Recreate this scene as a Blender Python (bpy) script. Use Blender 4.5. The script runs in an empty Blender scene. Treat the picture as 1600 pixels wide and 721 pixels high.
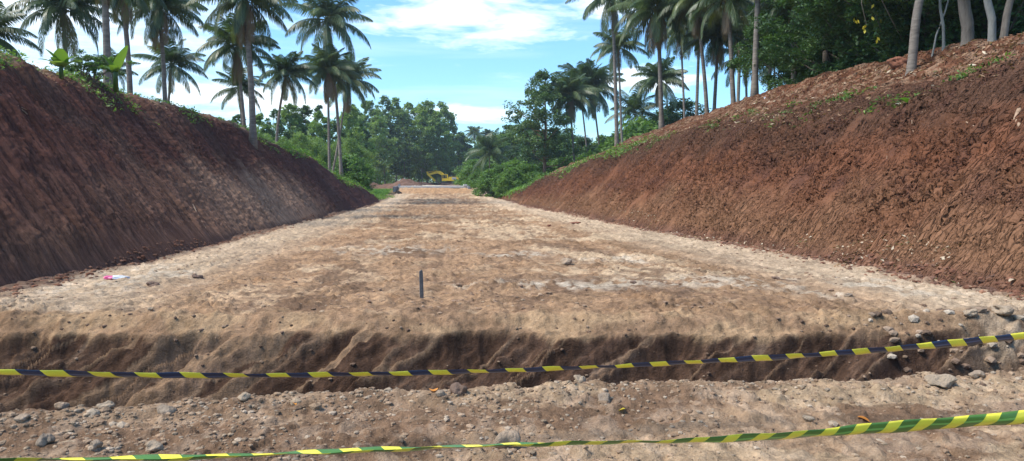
import bpy, math, random
import numpy as np
from mathutils import Vector, Matrix
rad = math.radians
random.seed(7)
RNG = np.random.default_rng(11)
SC = bpy.context.scene
COL = SC.collection

# ------------------------------------------------------------------ camera
F = 1142.0            # focal length in pixels of the 1600 px wide photograph
CAMZ = 1.6
YAW = rad(5.85); PITCH = math.atan((360.5-283)/F)
cd = bpy.data.cameras.new("camera"); cam = bpy.data.objects.new("camera", cd); COL.objects.link(cam)
cd.sensor_width = 36; cd.lens = F/1600*36; cd.clip_end = 6000; cd.clip_start = 0.05
cam.location = (0, 0, CAMZ)
cam.rotation_euler = (math.pi/2-PITCH, 0, -YAW)
SC.camera = cam
SY, CY = math.sin(YAW), math.cos(YAW)
R3 = cam.rotation_euler.to_matrix()

def ray(px, py):
    return (R3 @ Vector(((px-800)/F, -(py-360.5)/F, -1))).normalized()
def at(px, py, Y):                     # the point seen at (px, py) that is Y metres up the road
    d = ray(px, py); return Vector((0, 0, CAMZ)) + d*(Y/d.y)

# ------------------------------------------------------------------ noise
def _h(ix, iy, seed):
    n = (ix.astype(np.int64)*374761393 + iy.astype(np.int64)*668265263 + seed*1442695041) & 0xFFFFFFFF
    n = ((n ^ (n >> 13))*1274126177) & 0xFFFFFFFF
    n = ((n ^ (n >> 16))*2246822519) & 0xFFFFFFFF
    return ((n ^ (n >> 15)) & 0xFFFFFF)/float(0xFFFFFF)
def vn(x, y, seed=0):
    x, y = np.broadcast_arrays(np.asarray(x, float), np.asarray(y, float))
    ix = np.floor(x); iy = np.floor(y); fx = x-ix; fy = y-iy
    fx = fx*fx*fx*(fx*(fx*6-15)+10); fy = fy*fy*fy*(fy*(fy*6-15)+10)
    a = _h(ix, iy, seed); b = _h(ix+1, iy, seed); c = _h(ix, iy+1, seed); d = _h(ix+1, iy+1, seed)
    return (a+(b-a)*fx)*(1-fy)+(c+(d-c)*fx)*fy
def fbm(x, y, seed=0, octv=4, gain=0.5):
    s = 0; a = 1; t = 0
    for k in range(octv):
        s = s+a*vn(x*2.03**k+13.7*k, y*2.03**k+5.1*k, seed+k); t += a; a *= gain
    return s/t
def worley(x, y, seed=0):
    x, y = np.broadcast_arrays(np.asarray(x, float), np.asarray(y, float))
    ix = np.floor(x); iy = np.floor(y)
    f1 = np.full(x.shape, 9.0); f2 = np.full(x.shape, 9.0); idv = np.zeros(x.shape)
    for i in (-1, 0, 1):
        for j in (-1, 0, 1):
            cx = ix+i; cy = iy+j
            hx = _h(cx, cy, seed+71)
            d = np.hypot(cx+hx-x, cy+_h(cx, cy, seed+137)-y)
            m = d < f1
            f2 = np.where(m, f1, np.minimum(f2, d)); idv = np.where(m, hx, idv); f1 = np.where(m, d, f1)
    return f1, f2, idv
def ss(a, b, x):
    t = np.clip((x-a)/(b-a), 0, 1); return t*t*(3-2*t)
def mixc(a, b, t):
    t = np.asarray(t)[..., None]; return np.asarray(a)*(1-t)+np.asarray(b)*t
def smin(a, b, k):
    h = np.clip(0.5+0.5*(b-a)/k, 0, 1); return b*(1-h)+a*h-k*h*(1-h)

# ------------------------------------------------------------------ object helpers
def tag(o, label=None, cat=None, group=None, kind=None):
    if label: o["label"] = label
    if cat: o["category"] = cat
    if group: o["group"] = group
    if kind: o["kind"] = kind
    return o
def empty(name, loc, label, cat, group=None, rz=0):
    o = bpy.data.objects.new(name, None); COL.objects.link(o); o.location = loc; o.rotation_euler = (0, 0, rz)
    o.empty_display_size = 0.2
    return tag(o, label, cat, group)
def mesh_np(name, V, Fq, cols=None, attrs=None, smooth=True):
    V = np.ascontiguousarray(V, dtype=np.float32); Fq = np.ascontiguousarray(Fq, dtype=np.int32)
    k = Fq.shape[1]; me = bpy.data.meshes.new(name)
    me.vertices.add(len(V)); me.vertices.foreach_set("co", V.ravel())
    me.loops.add(Fq.size); me.loops.foreach_set("vertex_index", Fq.ravel())
    me.polygons.add(len(Fq)); me.polygons.foreach_set("loop_start", np.arange(0, Fq.size, k, dtype=np.int32))
    me.polygons.foreach_set("use_smooth", np.full(len(Fq), smooth))
    if cols is not None:
        a = me.color_attributes.new("Col", 'FLOAT_COLOR', 'POINT')
        c = np.ones((len(V), 4), dtype=np.float32); c[:, :3] = cols; a.data.foreach_set("color", c.ravel())
    for nm, val in (attrs or {}).items():
        a = me.attributes.new(nm, 'FLOAT', 'POINT'); a.data.foreach_set("value", np.ascontiguousarray(val, dtype=np.float32))
    me.update(calc_edges=True)
    return me
def obj(name, me, mat, parent=None):
    if mat is not None:
        me.materials.clear(); me.materials.append(mat)
    o = bpy.data.objects.new(name, me); COL.objects.link(o)
    if parent: o.parent = parent
    return o
def grid_faces(nr, nc):
    i = np.arange(nr-1)[:, None]*nc+np.arange(nc-1)[None, :]
    return np.stack([i, i+1, i+nc+1, i+nc], -1).reshape(-1, 4)

class MB:                                # small mesh builder: boxes, tubes, prisms joined in one mesh
    def __init__(s): s.v = []; s.f = []
    def add(s, vs, fs):
        n = len(s.v); s.v += [tuple(v) for v in vs]; s.f += [tuple(i+n for i in f) for f in fs]; return s
    def box(s, x0, x1, y0, y1, z0, z1, b=0.0):
        if b <= 0:
            vs = [(x, y, z) for x in (x0, x1) for y in (y0, y1) for z in (z0, z1)]
            return s.add(vs, [(0, 1, 3, 2), (4, 6, 7, 5), (0, 4, 5, 1), (2, 3, 7, 6), (0, 2, 6, 4), (1, 5, 7, 3)])
        prof = [(x0+b, z0), (x1-b, z0), (x1, z0+b), (x1, z1-b), (x1-b, z1), (x0+b, z1), (x0, z1-b), (x0, z0+b)]
        return s.prism(prof, y0, y1)
    def prism(s, prof, y0, y1):          # outline in x-z, extruded along y
        n = len(prof)
        vs = [(x, y0, z) for x, z in prof]+[(x, y1, z) for x, z in prof]
        fs = [(i, (i+1) % n, n+(i+1) % n, n+i) for i in range(n)]+[tuple(range(n))[::-1], tuple(range(n, 2*n))]
        return s.add(vs, fs)
    def tube(s, pts, rs, n=8, cap=True):
        pts = [Vector(p) for p in pts]
        if not hasattr(rs, '__len__'): rs = [rs]*len(pts)
        vs = []; up = Vector((0.13, 0.21, 1)).normalized()
        for i, p in enumerate(pts):
            t = (pts[min(i+1, len(pts)-1)]-pts[max(i-1, 0)]).normalized()
            a = t.cross(up) if abs(t.dot(up)) < 0.95 else t.cross(Vector((1, 0, 0)))
            a.normalize(); b = t.cross(a)
            for k in range(n):
                w = 2*math.pi*k/n; vs.append(p+(a*math.cos(w)+b*math.sin(w))*rs[i])
        fs = []
        for i in range(len(pts)-1):
            for k in range(n):
                fs.append((i*n+k, i*n+(k+1) % n, (i+1)*n+(k+1) % n, (i+1)*n+k))
        if cap: fs += [tuple(range(n))[::-1], tuple(range((len(pts)-1)*n, len(pts)*n))]
        return s.add(vs, fs)
    def build(s, name, mat, parent=None, smooth=False):
        me = bpy.data.meshes.new(name); me.from_pydata(s.v, [], s.f); me.update()
        if smooth:
            me.polygons.foreach_set("use_smooth", [True]*len(me.polygons))
        return obj(name, me, mat, parent)

# ------------------------------------------------------------------ materials
def newmat(name):
    m = bpy.data.materials.new(name); m.use_nodes = True; nt = m.node_tree; nt.nodes.clear()
    out = nt.nodes.new("ShaderNodeOutputMaterial"); b = nt.nodes.new("ShaderNodeBsdfPrincipled")
    nt.links.new(b.outputs[0], out.inputs[0]); return m, nt, b, out
def N(nt, t, **kw):
    n = nt.nodes.new(t)
    for k, v in kw.items(): setattr(n, k, v)
    return n
def noise(nt, vec, scale, detail=6, rough=0.6, dist=0.0):
    n = N(nt, "ShaderNodeTexNoise"); n.inputs["Scale"].default_value = scale; n.inputs["Detail"].default_value = detail
    n.inputs["Roughness"].default_value = rough; n.inputs["Distortion"].default_value = dist
    if vec is not None: nt.links.new(vec, n.inputs["Vector"])
    return n.outputs["Fac"]
def ramp(nt, fac, stops):
    r = N(nt, "ShaderNodeValToRGB"); nt.links.new(fac, r.inputs[0]); e = r.color_ramp.elements
    while len(e) < len(stops): e.new(0.5)
    for i, (p, c) in enumerate(stops):
        e[i].position = p; e[i].color = (c[0], c[1], c[2], 1) if hasattr(c, '__len__') else (c, c, c, 1)
    return r.outputs[0]
def math_(nt, op, a, b=None, c=None):
    n = N(nt, "ShaderNodeMath", operation=op)
    for i, v in enumerate((a, b, c)):
        if v is None: continue
        if isinstance(v, (int, float)): n.inputs[i].default_value = v
        else: nt.links.new(v, n.inputs[i])
    return n.outputs[0]
def mixrgb(nt, mode, fac, a, b):
    n = N(nt, "ShaderNodeMix", data_type='RGBA', blend_type=mode)
    for k, v in ((0, fac), (6, a), (7, b)):
        if isinstance(v, (int, float)): n.inputs[k].default_value = v
        elif isinstance(v, tuple): n.inputs[k].default_value = (*v, 1)
        else: nt.links.new(v, n.inputs[k])
    return n.outputs[2]
def bump(nt, h, strength, dist, bsdf, prev=None):
    n = N(nt, "ShaderNodeBump"); n.inputs["Strength"].default_value = strength; n.inputs["Distance"].default_value = dist
    nt.links.new(h, n.inputs["Height"])
    if prev is not None: nt.links.new(prev, n.inputs["Normal"])
    nt.links.new(n.outputs[0], bsdf.inputs["Normal"]); return n.outputs[0]
def geopos(nt): return N(nt, "ShaderNodeNewGeometry").outputs["Position"]

def soil_material(name, s1=9, s2=60, bump_d=0.02, contrast=0.35, rough=0.95, crack=0, streak=0):
    m, nt, b, out = newmat(name); p = geopos(nt)
    at_ = N(nt, "ShaderNodeAttribute", attribute_name="Col")
    n1 = noise(nt, p, s1, 8, 0.68); n2 = noise(nt, p, s2, 5, 0.7); n3 = noise(nt, p, 1.3, 5, 0.6)
    v = N(nt, "ShaderNodeTexVoronoi"); v.inputs["Scale"].default_value = s2*0.8; nt.links.new(p, v.inputs["Vector"])
    k = math_(nt, 'ADD', math_(nt, 'MULTIPLY', n1, 1.0), math_(nt, 'MULTIPLY', n2, 0.8))
    k = math_(nt, 'ADD', k, math_(nt, 'MULTIPLY', n3, 0.5))
    kk = math_(nt, 'MULTIPLY_ADD', math_(nt, 'SUBTRACT', k, 1.15), contrast*2.6, 1.0)
    c = N(nt, "ShaderNodeCombineColor")
    for i in range(3): nt.links.new(kk, c.inputs[i])
    col = mixrgb(nt, 'MULTIPLY', 1.0, at_.outputs["Color"], c.outputs[0])
    # scattered pale grains
    g = ramp(nt, v.outputs["Distance"], [(0.0, 1.0), (0.16, 1.0), (0.26, 0.0)])
    sel = ramp(nt, noise(nt, p, 23, 3, 0.5), [(0.55, 0.0), (0.68, 1.0)])
    gm = math_(nt, 'MULTIPLY', math_(nt, 'MULTIPLY', g, sel), 0.35)
    col = mixrgb(nt, 'MIX', gm, col, mixrgb(nt, 'MULTIPLY', 1.0, at_.outputs["Color"], (1.5, 1.5, 1.5)))
    nt.links.new(col, b.inputs["Base Color"]); b.inputs["Roughness"].default_value = rough
    b.inputs["Specular IOR Level"].default_value = 0.04
    h = math_(nt, 'ADD', math_(nt, 'MULTIPLY', n1, 1.0), math_(nt, 'MULTIPLY', n2, 0.35))
    pb = bump(nt, h, 1.0, bump_d, b)
    if streak or crack:
        qa = N(nt, "ShaderNodeAttribute", attribute_name="qa").outputs["Fac"]; sa = N(nt, "ShaderNodeAttribute", attribute_name="sa").outputs["Fac"]
        wn = N(nt, "ShaderNodeTexNoise"); wn.inputs["Scale"].default_value = 2.2; wn.inputs["Detail"].default_value = 4; nt.links.new(p, wn.inputs["Vector"])
        wx = math_(nt, 'SUBTRACT', wn.outputs["Fac"], .5)
        def vec(kq, ks, w1, w2):
            v = N(nt, "ShaderNodeCombineXYZ")
            nt.links.new(math_(nt, 'ADD', math_(nt, 'MULTIPLY', qa, kq), math_(nt, 'MULTIPLY', wx, w1)), v.inputs[0])
            nt.links.new(math_(nt, 'ADD', math_(nt, 'MULTIPLY', sa, ks), math_(nt, 'MULTIPLY', wx, w2)), v.inputs[1]); return v.outputs[0]
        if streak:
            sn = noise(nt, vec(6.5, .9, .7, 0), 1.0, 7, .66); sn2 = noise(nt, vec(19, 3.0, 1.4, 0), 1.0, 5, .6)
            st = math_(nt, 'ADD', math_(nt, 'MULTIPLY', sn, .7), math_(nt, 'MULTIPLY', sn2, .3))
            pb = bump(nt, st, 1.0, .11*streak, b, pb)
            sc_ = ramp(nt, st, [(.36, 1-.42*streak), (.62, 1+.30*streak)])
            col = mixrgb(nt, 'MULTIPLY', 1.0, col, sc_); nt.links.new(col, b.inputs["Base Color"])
        if crack:
            cmk = ramp(nt, noise(nt, p, .75, 5, .6), [(.38, 0.0), (.54, 1.0)])
            for kq, ks, wd, dd in ((4.8, 1.9, .06, .13), (10, 5.0, .08, .05)):
                vv = N(nt, "ShaderNodeTexVoronoi", feature='DISTANCE_TO_EDGE'); vv.inputs["Scale"].default_value = 1; nt.links.new(vec(kq, ks, 1.7, 1.5), vv.inputs["Vector"])
                hh = math_(nt, 'MULTIPLY', ramp(nt, vv.outputs["Distance"], [(0, 0), (wd, 1)]), cmk)
                pb = bump(nt, hh, .9, dd*crack, b, pb)
    return m
M = {}
M['ground'] = soil_material('bare_soil', 9, 55, 0.05, 0.62)
M['bank'] = soil_material('cut_clay', 6, 30, 0.035, 0.34, crack=1.0, streak=.45)
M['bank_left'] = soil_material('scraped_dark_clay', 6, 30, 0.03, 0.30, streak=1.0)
M['clod'] = soil_material('soil_clods', 18, 90, 0.02, 0.6)

def simple(name, col, rough=0.7, var=0.25, scale=8, bumpd=0.0, metal=0.0, spec=0.3, objspace=True):
    m, nt, b, out = newmat(name)
    p = N(nt, "ShaderNodeTexCoord").outputs["Object"]
    n = noise(nt, p, scale, 6, 0.62)
    c = ramp(nt, n, [(0.25, tuple(x*(1-var) for x in col)), (0.75, tuple(min(1, x*(1+var)) for x in col))])
    nt.links.new(c, b.inputs["Base Color"]); b.inputs["Roughness"].default_value = rough
    b.inputs["Metallic"].default_value = metal; b.inputs["Specular IOR Level"].default_value = spec
    if bumpd > 0: bump(nt, noise(nt, p, scale*2.5, 6, 0.65), 0.9, bumpd, b)
    return m
def leaf_mat(name, dark, mid, light, trans=0.35, rough=0.55, spec=0.35):
    m, nt, b, out = newmat(name)
    a = N(nt, "ShaderNodeAttribute", attribute_name="tint")
    oi = N(nt, "ShaderNodeObjectInfo")
    v = math_(nt, 'MULTIPLY_ADD', oi.outputs["Random"], 0.28, math_(nt, 'SUBTRACT', a.outputs["Fac"], 0.14))
    c = ramp(nt, v, [(0.0, dark), (0.5, mid), (.86, light), (.93, (.24, .16, .085) if 'palm' in name else light)])
    nt.links.new(c, b.inputs["Base Color"]); b.inputs["Roughness"].default_value = rough
    b.inputs["Specular IOR Level"].default_value = spec
    t = N(nt, "ShaderNodeBsdfTranslucent")
    tc = mixrgb(nt, 'MULTIPLY', 1.0, c, (1.35, 1.5, 0.7)); nt.links.new(tc, t.inputs["Color"])
    mx = N(nt, "ShaderNodeMixShader"); mx.inputs[0].default_value = trans
    nt.links.new(b.outputs[0], mx.inputs[1]); nt.links.new(t.outputs[0], mx.inputs[2]); nt.links.new(mx.outputs[0], out.inputs[0])
    return m
M['palm'] = leaf_mat('palm_fronds', (.036, .064, .028), (.086, .128, .048), (.21, .235, .09), .30, .42, .5)
M['palm_far'] = M['palm']
M['leaf'] = leaf_mat('broad_leaves', (.045, .09, .022), (.11, .20, .045), (.22, .33, .065))
M['leaf_deep'] = leaf_mat('deep_green_leaves', (.024, .056, .018), (.056, .115, .034), (.13, .215, .052), .25)
M['leaf_blue'] = leaf_mat('blue_green_leaves', (.040, .078, .034), (.090, .150, .055), (.17, .24, .085), .3)
M['leaf_far'] = leaf_mat('woodland_leaves', (.085, .145, .04), (.19, .275, .075), (.31, .39, .12), .35)
M['leaf_bright'] = leaf_mat('bright_weed_leaves', (.05, .10, .02), (.11, .22, .035), (.22, .34, .06), .4)
M['banana'] = leaf_mat('banana_leaf', (.07, .13, .025), (.12, .21, .035), (.22, .31, .06), .35, .35, .5)
M['grass'] = leaf_mat('meadow_grass', (.08, .17, .03), (.14, .28, .045), (.24, .38, .08), .4)
M['dry'] = leaf_mat('dry_leaves', (.16, .085, .05), (.34, .22, .13), (.60, .50, .36), .15, .8, .1)
M['yellow_leaf'] = leaf_mat('yellow_leaves', (.5, .38, .03), (.7, .55, .05), (.8, .68, .12), .3)
def trunk_mat(name, c1, c2, ring=0):
    m, nt, b, out = newmat(name); p = N(nt, "ShaderNodeTexCoord").outputs["Object"]
    mp = N(nt, "ShaderNodeMapping"); nt.links.new(p, mp.inputs[0])
    mp.inputs["Scale"].default_value = (1, 1, 5) if ring else (6, 6, 1)
    n = noise(nt, mp.outputs[0], 2.2, 6, 0.7); n2 = noise(nt, p, 1.1, 4, 0.6)
    c = ramp(nt, math_(nt, 'ADD', math_(nt, 'MULTIPLY', n, .6), math_(nt, 'MULTIPLY', n2, .4)), [(0.33, c1), (0.66, c2)])
    nt.links.new(c, b.inputs["Base Color"]); b.inputs["Roughness"].default_value = 0.9; b.inputs["Specular IOR Level"].default_value = 0.15
    bump(nt, n, 0.8, 0.03, b); return m
M['ptrunk'] = trunk_mat('palm_bark', (.10, .078, .062), (.32, .27, .22), 1)
M['bark'] = trunk_mat('tree_bark', (.085, .068, .052), (.24, .20, .16))
M['bark_red'] = trunk_mat('reddish_bark', (.12, .065, .04), (.28, .17, .11))
M['bark_pale'] = trunk_mat('pale_bark', (.17, .16, .14), (.36, .34, .29))
M['root'] = simple('dry_root', (.33, .22, .14), 0.9, 0.35, 12, 0.004)
M['stake'] = simple('weathered_grey_stake', (.15, .14, .13), 0.8, 0.4, 30, 0.003)
M['rock'] = simple('limestone_rock', (.36, .27, .19), 0.95, 0.4, 14, 0.03, 0, .03)
M['rock_pale'] = simple('pale_coral_rock', (.37, .285, .20), 0.95, 0.35, 14, 0.03, 0, .03)
M['rock_grey'] = simple('grey_rock', (.29, .225, .165), 0.95, 0.4, 14, 0.03, 0, .03)
M['rock_dark'] = simple('damp_clod', (.16, .105, .075), 0.95, 0.4, 9, 0.02)
M['rock_red'] = simple('red_clay_clod', (.19, .078, .045), 0.95, 0.4, 9, 0.02)
M['concrete'] = simple('grey_concrete', (.25, .26, .27), 0.85, 0.25, 1.2, 0.004)
M['concrete_pale'] = simple('pale_concrete', (.55, .53, .49), 0.85, 0.15, 1.2, 0.004)
M['yellow'] = simple('yellow_paint', (.90, .60, .03), 0.45, 0.15, 2.5, 0.0, 0, 0.5)
M['steel'] = simple('dark_steel', (.035, .032, .03), 0.7, 0.4, 3)
M['mud_steel'] = simple('muddy_steel', (.17, .12, .095), 0.85, 0.4, 3)
M['greyp'] = simple('grey_panel', (.42, .43, .44), 0.5, 0.15, 2)
m_, nt_, b_, o_ = newmat('cab_glass'); b_.inputs["Base Color"].default_value = (.02, .03, .035, 1); b_.inputs["Roughness"].default_value = .08
b_.inputs["Specular IOR Level"].default_value = .6; M['glass'] = m_
M['pink'] = simple('pink_plastic', (.75, .12, .30), 0.4, 0.1, 5, 0, 0, .5)
M['white_p'] = simple('clear_plastic_film', (.62, .66, .74), 0.3, 0.1, 5, 0, 0, .6)

# ------------------------------------------------------------------ terrain shape
def zroad(Y):
    return np.interp(Y, [-50, 10, 17, 29, 42, 70, 82, 100, 112, 119, 122, 131, 160, 220, 260, 600],
                     [0, 0, -.16, -.31, -.46, -.78, -.72, -.5, -.35, .25, .5, .5, .5, .35, .3, .3])
TOE = {-1: 6.6, 1: 8.4}
HO = {-1: ([-20, 8, 20, 30, 37, 50, 60, 70, 80, 86, 92, 97, 110], [4.6, 4.8, 5.25, 5.75, 5.6, 5.3, 4.3, 3.1, 1.5, .5, -.3, -1.2, -3]),
      1: ([-20, 8, 17, 23, 32, 44, 54, 65, 76, 84, 90, 96, 110], [5.2, 5.5, 5.75, 6.05, 6.15, 6.0, 5.5, 4.6, 3.2, 2.0, 1.0, -.4, -3])}
def bank_z(sg, X, Y):
    d = np.abs(X)-TOE[sg]-0.25*np.sin(Y*0.31+sg)-0.2*(fbm(Y*.35, 0*Y, 5+sg)-.5)
    ho = np.interp(Y, *HO[sg])+0.5*(fbm(Y*.22, np.abs(X)*.2, 21+sg, 3)-.5)
    ra, g, m = (.87, .22, 1.15) if sg < 0 else (.66, .48, 1.22)
    hc = ho*ra+0.25*(fbm(Y*.5, 0*Y+3, 31+sg, 3)-.5)
    dc = hc/m
    z = smin(m*d, hc+g*(d-dc), 0.25)
    z = smin(z, ho+0*z, 0.4)
    # berm of loose soil on the very edge
    if sg > 0: z = z+0.22*np.exp(-((d-(dc+(ho-hc)/g)+.2)/.5)**2)*np.clip(ho/3, 0, 1)*(0.4+1.2*fbm(Y*.8, 0*Y, 77, 3))
    else: z = z+0.25*np.exp(-((d-(dc+.8))/.6)**2)*np.clip(ho/3, 0, 1)*(0.2+1.4*fbm(Y*.9, 0*Y, 78, 3))
    z = np.where(d < 0, d*0.9, z)
    return z+zroad(Y)

def make_bank(sg):
    Ys = [2.5]
    while Ys[-1] < 112:
        y = Ys[-1]; Ys.append(y+max(0.03, min(y*y/(731*11)*0.9, 1.2)))
    Ys = np.array(Ys)
    d = np.concatenate([np.arange(-1.2, 0, .1), np.arange(0, 5.2, 0.0175), np.arange(5.2, 9.5, .06), np.linspace(9.5, 14, 20), np.linspace(15, 120, 30)])
    YY, DD = np.meshgrid(Ys, d, indexing='ij')
    XX = sg*(TOE[sg]+DD)
    Z = bank_z(sg, XX, YY)
    # displacement along the (slope) normal
    e = 0.05
    nx = -(bank_z(sg, XX+e, YY)-bank_z(sg, XX-e, YY))/(2*e); nz = np.ones_like(nx); ln = np.hypot(nx, nz); nx /= ln; nz /= ln
    steep = ss(0.12, 0.45, np.abs(nx))
    fade = ss(-.4, .2, DD)
    wa = fbm(YY*.7, DD*.7, 3, 3)*2.2; wb = fbm(YY*.8+9, DD*.6, 4, 3)*2.2
    big = fbm(YY*.6, DD*.5, 8+sg, 4)-.5
    if sg > 0:
        # dried clay: bucket-combed upper half, cracked blocks below
        rid = fbm(YY*3.4+wa*.9+DD*.35, DD*1.0+wb, 12, 4, .55)
        rid2 = 1-np.abs(fbm(YY*7.5+wa*2, DD*2.0+wb*1.5, 14, 3)*2-1)
        f1, f2, iv = worley(YY*5.2+wa*1.3, DD*2.6+wb*1.6, 15)
        edge = ss(0, .20, f2-f1)
        g1, g2, gv = worley(YY*10+wa*2.3, DD*6.5+wb*2.3, 18)
        edge2 = ss(0, .25, g2-g1)
        cr = ss(.38, .54, fbm(YY*.5, DD*.7, 19, 3))
        disp = .24*big+.20*(rid-.5)+.07*(rid2-.5)-.13*cr*(1-edge)-.06*cr*(1-edge2)+.05*(iv-.5)+.02*(gv-.5)+.06*(fbm(YY*6, DD*5, 27, 4)-.5)
        disp = disp*steep+(1-steep)*(.12*(fbm(YY*2.3, DD*2.3, 25, 5)-.5)+.05*(1-np.clip(g1*2, 0, 1))*ss(.5, .6, fbm(YY*1.1, DD, 26)))
    else:
        q = YY*1.0-DD*.42
        comb = fbm(q*4.6+wa*.2, DD*.16+wb*.06, 12, 3, .6)
        comb2 = fbm(q*13+wa*.8, DD*.8, 13, 3, .6)
        f1, f2, iv = worley(q*5+wa*1.2, DD*3+wb, 15)
        g1, g2, gv = worley(q*11+wa*1.2, DD*8+wb, 16)
        disp = .26*big+.22*(comb-.5)+.13*(comb2-.5)+.03*(iv-.5)+.07*(fbm(q*7, DD*4, 27, 4)-.5)+.04*(.4-g1)*ss(.45, .6, fbm(YY, DD*1.5, 17))
        disp = disp*steep+(1-steep)*(.22*(fbm(YY*2.1, DD*2.1, 25, 5)-.5)+.05*(1-np.clip(g1*2, 0, 1)))
    disp = disp*fade*ss(0.0, .6, DD)
    X2 = XX+disp*nx; Z2 = Z+disp*nz
    V = np.stack([X2, YY, Z2], -1).reshape(-1, 3)
    # base colours of the soil layers
    hgt = Z-zroad(YY); ho = np.interp(YY, *HO[sg]); rel = hgt/np.maximum(ho, .5)
    na = fbm(YY*.45, DD*.9, 41, 4); nb = fbm(YY*1.6, DD*2.2, 42, 4); nc = fbm(YY*5, DD*5, 43, 3)
    if sg > 0:
        red = np.array([.165, .070, .038]); tan = np.array([.225, .120, .066]); top = np.array([.098, .053, .034]); crest = np.array([.170, .075, .042])
        c = mixc(red, tan, ss(.36, .05, rel+.35*(na-.5))*.8)
        c = mixc(c, top, ss(.36, .62, rel+.3*(nb-.5)+.2*(na-.5))*.88)
        c = mixc(c, (.10, .045, .03), ss(.58, .7, nb)*.5*ss(.12, .3, rel))
        band = np.exp(-((rel-.30-.12*(na-.5))/.05)**2); c = mixc(c, (.13, .06, .04), band*.5*ss(.4, .6, nb))
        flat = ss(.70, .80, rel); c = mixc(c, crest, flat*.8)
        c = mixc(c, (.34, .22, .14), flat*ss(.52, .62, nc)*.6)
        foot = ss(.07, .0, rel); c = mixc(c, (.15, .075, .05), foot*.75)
    else:
        dk = np.array([.115, .050, .036]); c = np.broadcast_to(dk, YY.shape+(3,)).copy()
        c = mixc(c, (.155, .085, .058), ss(.45, .7, na)*.55)
        patch = np.exp(-((YY-35)/12)**2)*ss(.58, .22, rel+.30*(nb-.5))
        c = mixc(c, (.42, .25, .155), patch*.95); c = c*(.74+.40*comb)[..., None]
        lowp = np.exp(-((YY-13)/5)**2)*ss(.40, .1, rel+.2*(nb-.5)); c = mixc(c, (.16, .09, .06), lowp*.5)
        far = ss(45, 65, YY); c = mixc(c, (.13, .058, .045), far*.7)
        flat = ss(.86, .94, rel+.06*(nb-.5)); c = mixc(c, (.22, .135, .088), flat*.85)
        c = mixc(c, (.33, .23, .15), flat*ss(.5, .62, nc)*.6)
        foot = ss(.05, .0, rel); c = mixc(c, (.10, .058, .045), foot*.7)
    # beyond the edge the plateau carries litter and low growth
    over = ss(9.5, 13, DD); c = mixc(c, (.07, .085, .035), over*ss(.3, .5, nb))
    c = c*(1+.25*(nc-.5))[..., None]
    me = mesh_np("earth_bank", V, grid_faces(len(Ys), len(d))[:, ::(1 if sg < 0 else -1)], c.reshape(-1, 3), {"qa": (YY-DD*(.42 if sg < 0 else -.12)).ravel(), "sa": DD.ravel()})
    return obj("earth_bank", me, M['bank' if sg > 0 else 'bank_left'])

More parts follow.
